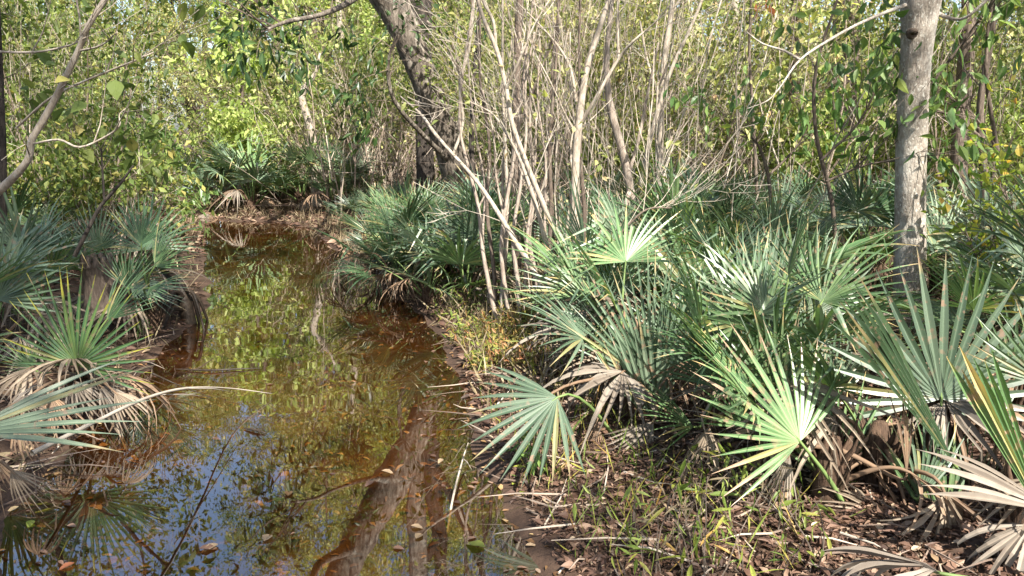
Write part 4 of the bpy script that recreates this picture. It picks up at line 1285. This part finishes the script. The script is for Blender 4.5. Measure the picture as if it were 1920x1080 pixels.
# trees on the camera's own side of the pond: they throw the dappled shade
near_side = [make_tree(511, 11, 0.14, 'bark_brown', 'leaf_mid', 0.14, 20, 0.35, 12, 2, 0.75), make_tree(512, 12, 0.16, 'bark_dark', 'leaf_green', 0.14, 20, 0.35, 12, 2, 0.75)]
scatter(near_side, [(-3.5, -3.5), (0.2, -7.0), (-2.4, -4.6), (0.4, -2.6), (9.0, -9.5), (2.0, -11.0), (0.8, -1.8), (-1.5, -1.3), (5.4, -0.4), (-3.0, -9), (8.5, -3.0), (1.0, -10.0), (10.5, -5.5), (-8.0, -2.0), (9.0, 1.0), (-9.5, 4.0)], 'tree shading the near bank behind the viewer', 'tree', 'trees on the near bank', seed=9)

sh_lime = [make_shrub(601, 3.6, 6, 'leaf_lime', 0.15, 12, 0.6), make_shrub(602, 2.2, 7, 'leaf_lime', 0.12, 13, 0.6), make_shrub(603, 4.2, 6, 'leaf_gold', 0.09, 14, 0.6)]
sh_mid = [make_shrub(604, 3.8, 7, 'leaf_mid', 0.08, 13, 0.55), make_shrub(605, 2.4, 6, 'leaf_green', 0.12, 10, 0.55), make_shrub(609, 1.9, 7, 'leaf_mid', 0.08, 6)]
sh_twig = [make_shrub(606, 2.4, 9, 'leaf_gold', 0.07, 2, 0.6), make_shrub(607, 3.6, 8, 'leaf_mid', 0.08, 3, 0.6), make_shrub(608, 1.8, 12, 'straw', 0.06, 1, 0.4)]
scatter(sh_lime, spots(30, 15.5, 27, 330, 960, 11, 0.6), 'bright yellow green leafy shrub on the sunny bank where the pond bends', 'shrub', 'bright shrubs where the pond bends', seed=11)
scatter(sh_mid, spots(34, 7.5, 22, -400, 330, 12, 0.5), 'green shrub tangled in the shaded undergrowth of the left bank', 'shrub', 'green shrubs of the left bank', seed=12)
scatter(sh_twig, spots(16, 13.5, 20, 560, 920, 13, 0.6) + spots(16, 9.0, 17, 930, 2100, 15, 0.6), 'leafless grey brown twiggy shrub in the thicket behind the palmettos', 'shrub', 'twiggy shrubs behind the palmettos', seed=13)
sh_r = [copy_tree(sh_mid[0]), copy_tree(sh_lime[1]), copy_tree(sh_lime[2]), copy_tree(sh_mid[2])]
for o in sh_r:
    for k in ('label', 'category', 'group'):
        if k in o:
            del o[k]
scatter(sh_r, spots(96, 8.6, 24, 900, 2200, 14, 0.6), 'leafy sunlit shrub in the bright forest right of the thicket', 'shrub', 'leafy shrubs right of the thicket', seed=14)

# brown and grey trunks one can tell apart farther back
for i, (lab, spec, mat) in enumerate([
    ('broad brown trunk seen through the leaves left of the grey trunk', [(1560, 400, 11, 60), (1570, 250, 11, 52), (1585, 100, 11, 48), (1590, -60, 11, 44), (1600, -400, 11, 20)], 'bark_brown'),
    ('slim brown trunk standing between the red leaves and the broad brown trunk', [(1478, 400, 10, 22), (1488, 250, 10, 19), (1490, 100, 10, 17), (1492, -60, 10, 15), (1500, -400, 10, 6)], 'bark_brown'),
    ('slim grey sunlit trunk in the bright gap at the top', [(1382, 390, 12, 18), (1384, 220, 12, 16), (1380, 90, 12, 15), (1376, -80, 12, 12), (1370, -300, 12, 5)], 'bark_stem'),
    ('crooked pale snag among the bright shrubs beyond the pond', [(594, 400, 14.5, 20), (592, 330, 14.5, 18), (585, 250, 14.5, 15), (566, 180, 14.5, 12), (590, 140, 14.5, 8), (600, 100, 14.5, 4)], 'bark_stem'),
    ('pale forked trunk far behind the hanging dark leaves', [(620, 330, 17, 16), (628, 220, 17, 14), (640, 130, 17, 12), (638, 50, 17, 11), (625, -60, 17, 7)], 'bark_stem'),
    ('brown trunk in shade behind the dark thin tree at the right', [(1795, 420, 9, 34), (1800, 250, 9, 28), (1815, 60, 9, 26), (1825, -160, 9, 18)], 'bark_brown'),
]):
    woody('forest_tree', lab, 'tree', [spec], mat, None, (14, 1.0, 0.006, 2, 0.3), 'bark_brown', 'leaf_gold', (3, 0.10, dict(jitter=0.12, keep=0.7)), 10, 0.1, 130 + i)

# ------------------------------------------------------------------ stuff: tangle, grass, litter
def stuff(name, mb, mat):
    o = link(name, mb.mesh(name, M[mat]))
    o['kind'] = 'stuff'
    return o


rng = random.Random(31)
mb = MB()
n = 0
while n < 2700:
    y = rng.uniform(8.0, 19) if rng.random() < 0.8 else rng.uniform(19, 27)
    px = rng.uniform(-200, 2050)
    x = W(px, 500, y).x
    if px < 640 and rng.random() < 0.45:
        continue
    if pond_sd([x], [y])[0] < 0.35 or (640 < px < 930 and y < 12.5) or (px > 1250 and rng.random() < 0.4):
        continue
    z = G(x, y) if n % 3 == 0 else 0.3
    p = Vector((x, y, z + (rng.uniform(0, 1.8) if rng.random() < 0.55 else 0)))
    d = (Vector((0, 0, 1)) + rvec(rng) * rng.choice((0.25, 0.6, 1.4))).normalized()
    ln = rng.uniform(0.5, 1.9)
    pts = [p]
    for k in range(4):
        d = (d + rvec(rng) * 0.22 + Vector((0, 0, -0.04))).normalized()
        pts.append(pts[-1] + d * ln / 4)
    r = rng.uniform(0.002, 0.006)
    tube(mb, pts, [r, r * 0.9, r * 0.8, r * 0.6, r * 0.3], 3)
    n += 1
stuff('undergrowth', mb, 'twig_mix')

# straw grass hanging along the far shore and under the palmettos
nr = np.random.default_rng(12)
mb = MB()


def blades(mb, pts, lo, hi, w, lean=0.6):
    P = np.array(pts)
    n = len(P)
    D = nr.normal(0, lean, (n, 3)) + np.array([0, 0, 0.7])
    N = nr.normal(0, 1, (n, 3))
    L = nr.uniform(lo, hi, n)
    leaves(mb, P, D, N, L, np.full(n, w) * nr.uniform(0.6, 1.3, n))


def shore_points(n, y0, y1, d0, d1, px0=-300, px1=2200, dz=0.0):
    out = []
    while len(out) < n:
        m = 6000
        y = nr.uniform(y0, y1, m)
        x = (nr.uniform(px0, px1, m) - 960) / F * y * 1.02
        s = pond_sd(x, y)
        ok = (s > d0) & (s < d1)
        x, y = x[ok], y[ok]
        if len(x) == 0:
            continue
        z = height(x, y)
        out += [(a, b, q + dz) for a, b, q in zip(x, y, z)]
    return out[:n]


blades(mb, shore_points(2600, 11, 17, -0.02, 0.6, 330, 720), 0.06, 0.26, 0.010, 0.8)
blades(mb, shore_points(2200, 5, 11, 0.0, 0.9, 560, 1000), 0.06, 0.26, 0.012, 0.8)
blades(mb, shore_points(500, 3, 9, 0.0, 0.8, -300, 380), 0.08, 0.3, 0.012, 0.8)
blades(mb, shore_points(3000, 4, 11, 0.3, 4.0, 950, 2100), 0.1, 0.4, 0.012, 0.8)
stuff('dry_grass', mb, 'straw')
mb = MB()
blades(mb, shore_points(220, 2.4, 4.2, 0.15, 1.6, 1000, 1620), 0.06, 0.22, 0.006, 0.5)
blades(mb, shore_points(500, 2.6, 6.0, 0.0, 0.6, 800, 1250), 0.05, 0.2, 0.006, 0.5)
stuff('fine_grass', mb, 'leaf_weed')

blades(mb2 := MB(), shore_points(420, 4, 10, 0.0, 0.5, 600, 1100), 0.05, 0.22, 0.016, 1.1)
stuff('dead_blades', mb2, 'straw')

# fallen leaves on the mud, under water, and floating
def litter(mb, pts, size, tilt=0.45, curl=True):
    P = np.array(pts)
    n = len(P)
    a = nr.uniform(0, 6.283, n)
    D = np.stack([np.cos(a), np.sin(a), nr.normal(0, tilt * 0.5, n)], 1)
    N = nr.normal(0, tilt, (n, 3)) + np.array([0, 0, 1.0])
    L = size * nr.uniform(0.5, 1.3, n)
    leaves(mb, P, D, N, L, L * nr.uniform(0.16, 0.6, n), True)


mb = MB()
litter(mb, shore_points(9000, 2.2, 5.2, -0.02, 2.2, 850, 2200, 0.012), 0.048, 0.6)
litter(mb, shore_points(16000, 2.2, 5.0, -0.03, 1.6, 850, 1800, 0.01), 0.024, 0.7)
litter(mb, shore_points(2600, 10, 16, -0.05, 0.9, 300, 800, 0.015), 0.11, 0.6)
litter(mb, shore_points(3000, 4.0, 10, -0.03, 0.6, 560, 1100, 0.012), 0.07, 0.6)
litter(mb, shore_points(2600, 5.0, 10, 0.0, 3.0, 800, 2200, 0.012), 0.07, 0.5)
litter(mb, shore_points(2400, 2.0, 8, -0.02, 1.6, -500, 400, 0.012), 0.065, 0.5)
stuff('leaf_litter', mb, 'litter')
mb = MB()
litter(mb, shore_points(150, 2.2, 5.2, -0.02, 2.2, 850, 2200, 0.02), 0.045, 0.6)
litter(mb, shore_points(160, 2.0, 6, -0.05, 1.2, -500, 400, 0.02), 0.065, 0.5)
stuff('pale_leaf_litter', mb, 'litter_pale')
mb = MB()
litter(mb, shore_points(1500, 2.0, 6.5, -3.0, -0.03, -100, 1200, 0.008), 0.05, 0.25)
stuff('sunken_leaves', mb, 'litter_sunk')
mb = MB()
fl = [(a, b, 0.003) for a, b, q in shore_points(26, 2.1, 9, -1.6, -0.08, 0, 1100)]
fl += [(a, b, 0.003) for a, b, q in shore_points(150, 2.1, 8, -0.35, -0.03, 0, 1100)]
litter(mb, fl, 0.04, 0.10)
stuff('floating_leaf_specks', mb, 'litter')

# twigs lying about on the mud
mb = MB()
for (x, y, z) in shore_points(260, 2.2, 6, -0.05, 2.0, 800, 2100, 0.015) + shore_points(160, 2.0, 6, -0.1, 1.2, -400, 400, 0.015):
    a = rng.uniform(0, 6.283)
    d = Vector((math.cos(a), math.sin(a), rng.uniform(-0.05, 0.15)))
    ln = rng.uniform(0.08, 0.4)
    p = Vector((x, y, z))
    tube(mb, [p, p + d * ln * 0.5 + rvec(rng) * 0.02, p + d * ln], [0.004, 0.003, 0.001], 4)
stuff('fallen_twigs', mb, 'twig_mix')

# single leaves one can point to
LG = 'larger leaves lying on the water and the mud'
for i, (px, py, sz, mat, lab) in enumerate([
    (410, 1020, 0.07, 'litter_pale', 'pale leaf floating in the sky reflection'), (495, 1015, 0.075, 'litter_pale', 'round tan leaf floating right of the pale one in the sky reflection'), (140, 1055, 0.06, 'leaf_rust', 'reddish leaf lying in the lower left shallows'),
    (372, 1028, 0.08, 'litter', 'dark slender leaf floating beside the pale leaf'), (985, 1022, 0.05, 'litter_pale', 'orange tan leaf standing on the wet mud edge'), (960, 905, 0.045, 'leaf_yellow', 'small yellow leaf on the mud under the low bluish frond'),
    (980, 928, 0.05, 'leaf_yellow', 'yellow green leaf just below the small yellow one'), (770, 985, 0.06, 'litter_pale', 'pale leaf floating beside the dark trunk reflection'), (715, 882, 0.07, 'litter_pale', 'beige leaf drifting on the dark trunk reflection'),
    (700, 902, 0.06, 'litter', 'brown leaf drifting just left below the beige one'), (910, 1026, 0.10, 'leaf_weed', 'long olive leaf afloat near the mud edge'), (780, 1010, 0.06, 'litter_pale', 'tan leaf below the pale one beside the trunk reflection'),
    (210, 912, 0.045, 'litter_pale', 'cream leaf afloat before the hanging dead frond'), (60, 975, 0.06, 'leaf_yellow', 'yellowish leaf in the left shallows under the hanging dead frond'), (540, 930, 0.07, 'litter_sunk', 'tan sunken leaf in the open water'), (830, 860, 0.05, 'litter_pale', 'small curled leaf afloat near the low bluish frond'),
]):
    p = on_level(px, py, 0.006)
    s = pond_sd([p.x], [p.y])[0]
    z = 0.006
    if G(p.x, p.y) > 0:
        p = on_level(px, py, G(p.x, p.y) + 0.015)
        z = G(p.x, p.y) + 0.015
    mb = MB()
    a = nr.uniform(0, 6.28)
    leaves(mb, np.zeros((1, 3)), np.array([[math.cos(a), math.sin(a), 0.0]]), np.array([[0.1, 0.05, 1.0]]), np.array([sz]), np.array([sz * 0.55]), True)
    thing('fallen_leaf', lab, 'leaf', (p.x, p.y, z), LG, mb.mesh('fallen_leaf', M[mat]))

# floating sticks, the root snag, the stump, a dry stalk
def stick(name, label, cat, pts, rs, mat, side=()):
    base = pts[0]
    mb = MB()
    sp = spline([(*p, r) for p, r in zip(pts, rs)], 4)
    tube(mb, [Vector(q[:3]) - base for q in sp], [max(q[3], 0.001) for q in sp], 7, True, 0.15)
    for (p, q, r) in side:
        tube(mb, [p - base, (p + q) / 2 - base + Vector((0, 0, 0.01)), q - base], [r, r * 0.7, r * 0.3], 5, True)
    return thing(name, label, cat, base, None, mb.mesh(name, M[mat], True))


stick('floating_stick', 'long dark stick floating level across the still water', 'stick', [on_level(330, 692, 0.008), on_level(395, 694, 0.012), on_level(440, 692, 0.01), on_level(492, 690, 0.006)], [0.003, 0.007, 0.006, 0.002], 'wood_wet',
      [(on_level(420, 692, 0.012), on_level(425, 678, 0.03), 0.005)])
stick('floating_stick', 'short dark forked stick floating alone in mid water', 'stick', [on_level(458, 803, 0.006), on_level(478, 806, 0.012), on_level(498, 812, 0.006)], [0.004, 0.008, 0.003], 'wood_wet',
      [(on_level(480, 806, 0.012), on_level(492, 820, 0.006), 0.004)])
stick('dry_stalk', 'long bleached frond stalk reaching from the left bank onto the water', 'stalk', [W(60, 850, 2.7), W(160, 800, 2.95), W(270, 748, 3.3), W(350, 728, 3.75), W(430, 728, 4.3), on_level(510, 738, 0.02)], [0.010, 0.008, 0.007, 0.006, 0.004, 0.002], 'twig_pale',
      [(W(350, 728, 3.75), W(440, 735, 4.2), 0.004), (W(300, 740, 3.5), W(395, 745, 3.9), 0.003)])
stick('leaning_twig', 'thin brown twig standing up out of the water near the low bluish frond', 'twig', [on_level(838, 1000, -0.05), on_level(850, 930, 0.02), W(868, 860, 3.55), W(878, 830, 3.6)], [0.005, 0.005, 0.004, 0.002], 'bark_stem',
      [(W(868, 860, 3.55), W(884, 880, 3.4), 0.003)])
stick('drift_branch', 'dark bare branch lying half sunk before the root snag', 'branch', [on_level(395, 745, 0.01), on_level(330, 720, 0.03), on_level(285, 700, 0.12)], [0.002, 0.004, 0.007], 'wood_wet')

base = on_level(345, 612, 0.0)
root = thing('root_snag', 'dark arching dead roots standing in water at the left bank', 'roots', base)
mb = MB()
tube(mb, [Vector((0.0, 0.1, -0.1)), Vector((0.0, 0.08, 0.15)), Vector((-0.05, 0.1, 0.34)), Vector((-0.2, 0.15, 0.45))], [0.07, 0.055, 0.05, 0.03], 9, True, 0.3)
link('trunk', mb.mesh('trunk', M['wood_wet'], True), root)
for k in range(9):
    a = rng.uniform(0, 6.283)
    r0 = rng.uniform(0.2, 0.5)
    t = Vector((math.cos(a) * r0, math.sin(a) * r0 * 0.7, -0.08))
    mb = MB()
    s0 = Vector((0, 0.09, rng.uniform(0.1, 0.3)))
    mid = s0 * 0.5 + t * 0.5 + Vector((0, 0, rng.uniform(0.12, 0.22)))
    sp = spline([s0, mid, t], 5)
    tube(mb, [Vector(q) for q in sp], [0.02 - 0.012 * i / len(sp) for i in range(len(sp))], 6, True, 0.2)
    link('root', mb.mesh('root', M['wood_wet'], True), root)

p0 = W(187, 548, 5.75)
mb = MB()
tube(mb, [Vector((0, 0, -0.2)), Vector((0, 0, 0.0)), Vector((0.01, 0, 0.14)), Vector((0.015, 0, 0.24))], [0.13, 0.115, 0.105, 0.10], 13, False, 0.2)
for k in range(11):
    a = k / 11 * 6.283
    q = Vector((math.cos(a) * 0.092, math.sin(a) * 0.092, 0.2))
    tube(mb, [q, q + Vector((0, 0, 0.07)), q * 1.05 + Vector((0, 0, rng.uniform(0.06, 0.12)))], [0.026, 0.02, 0.004], 5)
thing('broken_stump', 'broken brown stump with splintered top among the left palmettos', 'stump', p0, None, mb.mesh('broken_stump', M['bark_brown'], True))

# fallen grey frond at the lower right
hub = W(1765, 1075, 2.12)
bl = blade(777, 0.34, 110, 11, 0.6, 0.5, 0.25, 0.8, 1.1, 0.06, 'dead_grey', 0.0, 0.15, 0.0, 'fallen_frond')
root = thing('fallen_frond', 'curled grey fallen frond lying ribbed side up on the litter', 'frond', hub)
add_frond(root, hub, hub, W(1560, 1030, 2.2) - hub, Vector((-0.1, 0.3, 0.95)), bl, False, 'blade', foot=hub + Vector((0.25, -0.05, -0.05)))
hub = W(1430, 905, 3.0)
root = thing('fallen_frond', 'crumpled narrow grey dead frond slumped over the weeds', 'frond', hub)
add_frond(root, hub, hub, W(1375, 1010, 2.75) - hub, Vector((-0.3, -0.8, 0.5)), blade(778, 0.3, 30, 7, 0.6, 0.12, 0.0, 0.9, 0.9, 0.15, 'dead_grey', 0.2, 0.3, 0, 'fallen_frond'), True, 'blade', foot=W(1490, 780, 3.0))

# weeds: each a stalk with lance leaves
def make_weed(seed, h, mat, n, sz, asp=0.26):
    r_ = random.Random(seed)
    root = bpy.data.objects.new('weed', None)
    COL.objects.link(root)
    mb, lb = MB(), MB()
    tips = []
    for k in range(3):
        pts = [Vector((r_.uniform(-0.03, 0.03), r_.uniform(-0.03, 0.03), -0.03))]
        d = (Vector((0, 0, 1)) + rvec(r_) * 0.45).normalized()
        for j in range(6):
            d = (d + rvec(r_) * 0.2).normalized()
            pts.append(pts[-1] + d * h / 6)
            if j > 0:
                for q in range(n):
                    e = pts[-1] + (rvec(r_) + Vector((0, 0, 0.2))).normalized() * 0.05
                    tips.append((pts[-1], e))
        tube(mb, pts, [0.004 * (1 - 0.12 * j) for j in range(7)], 4)
    link('stem', mb.mesh('stem', M['bark_brown']), root)
    leaves_on(lb, tips, 1, sz, np.random.default_rng(seed), 0.3, 0.01, True, asp, 0.8)
    link('foliage', lb.mesh('foliage', M[mat]), root)
    return root


weeds = [make_weed(704, 0.42, 'leaf_weed', 1, 0.10, 0.16), make_weed(705, 0.34, 'straw', 1, 0.09, 0.12), make_weed(701, 0.30, 'leaf_weed', 1, 0.075, 0.2), make_weed(702, 0.22, 'leaf_weed', 1, 0.06, 0.2), make_weed(703, 0.26, 'leaf_lime', 1, 0.065, 0.2)]
wsp = []
for px, py in [(1240, 960), (1275, 1000), (1300, 940), (1330, 1010), (1370, 960), (1400, 1050), (1255, 1050), (1450, 1000), (1480, 1060), (1210, 1010), (1340, 1070), (1420, 960), (1530, 1050), (1200, 1070), (1180, 960), (1310, 1040), (1280, 930), (1360, 920), (1410, 900), (1500, 1000)]:
    p = on_level(px, py, 0.15)
    wsp.append((p.x, p.y))
scatter(weeds, wsp, 'yellow green lance leaved weed growing from the litter below the worn palmetto', 'weed', 'weeds on the near mud of the right bank', 0.7, 1.1, seed=41)
herbs = [make_weed(711, 0.20, 'leaf_herb', 3, 0.05), make_weed(712, 0.16, 'leaf_weed', 3, 0.05), make_weed(713, 0.18, 'leaf_herb', 3, 0.045)]
hs = []
for k in range(64):
    p = on_level(rng.uniform(850, 1010), rng.uniform(610, 690), 0.1)
    if pond_sd([p.x], [p.y])[0] > 0.0:
        hs.append((p.x, p.y))
scatter(herbs, hs, 'small reddish yellow herb in the patch on the shore under the thin stems', 'herb', 'herbs under the thin stems', 0.8, 1.3, seed=42)
ws = []
for k in range(40):
    p = on_level(rng.uniform(700, 930), rng.uniform(535, 640), 0.1)
    if -0.02 < pond_sd([p.x], [p.y])[0] < 0.7 and len(ws) < 18:
        ws.append((p.x, p.y))
scatter([make_weed(715, 0.26, 'leaf_mid', 2, 0.07), make_weed(716, 0.2, 'leaf_weed', 2, 0.06)], ws, 'dark green leafy weed at the waterline below the palmettos of the point', 'weed', 'weeds at the waterline of the point', 0.8, 1.3, seed=43)
gp = [make_weed(721, 0.22, 'leaf_green', 3, 0.06), make_weed(722, 0.18, 'leaf_lime', 3, 0.055)]
for lab, px, py in [('fresh green seedling on the mud under the low bluish frond', 1005, 868), ('small green herb beside the dark root snag', 270, 620), ('tiny green sprig in the shade at the foot of the thin stems', 885, 560), ('bright green sprig among the dark blades on the left bank', 290, 470)]:
    p = on_level(px, py, 0.1)
    o = gp[0] if not gp[0].get('category') else copy_tree(gp[0])
    o.location = (p.x, p.y, max(G(p.x, p.y), 0))
    o['label'], o['category'], o['group'] = lab, 'herb', 'fresh green herbs'
bpy.data.objects.remove(gp[1].children[0]); bpy.data.objects.remove(gp[1].children[0]); bpy.data.objects.remove(gp[1])
print('objects', len(bpy.data.objects), 'verts', sum(len(m.vertices) for m in bpy.data.meshes))
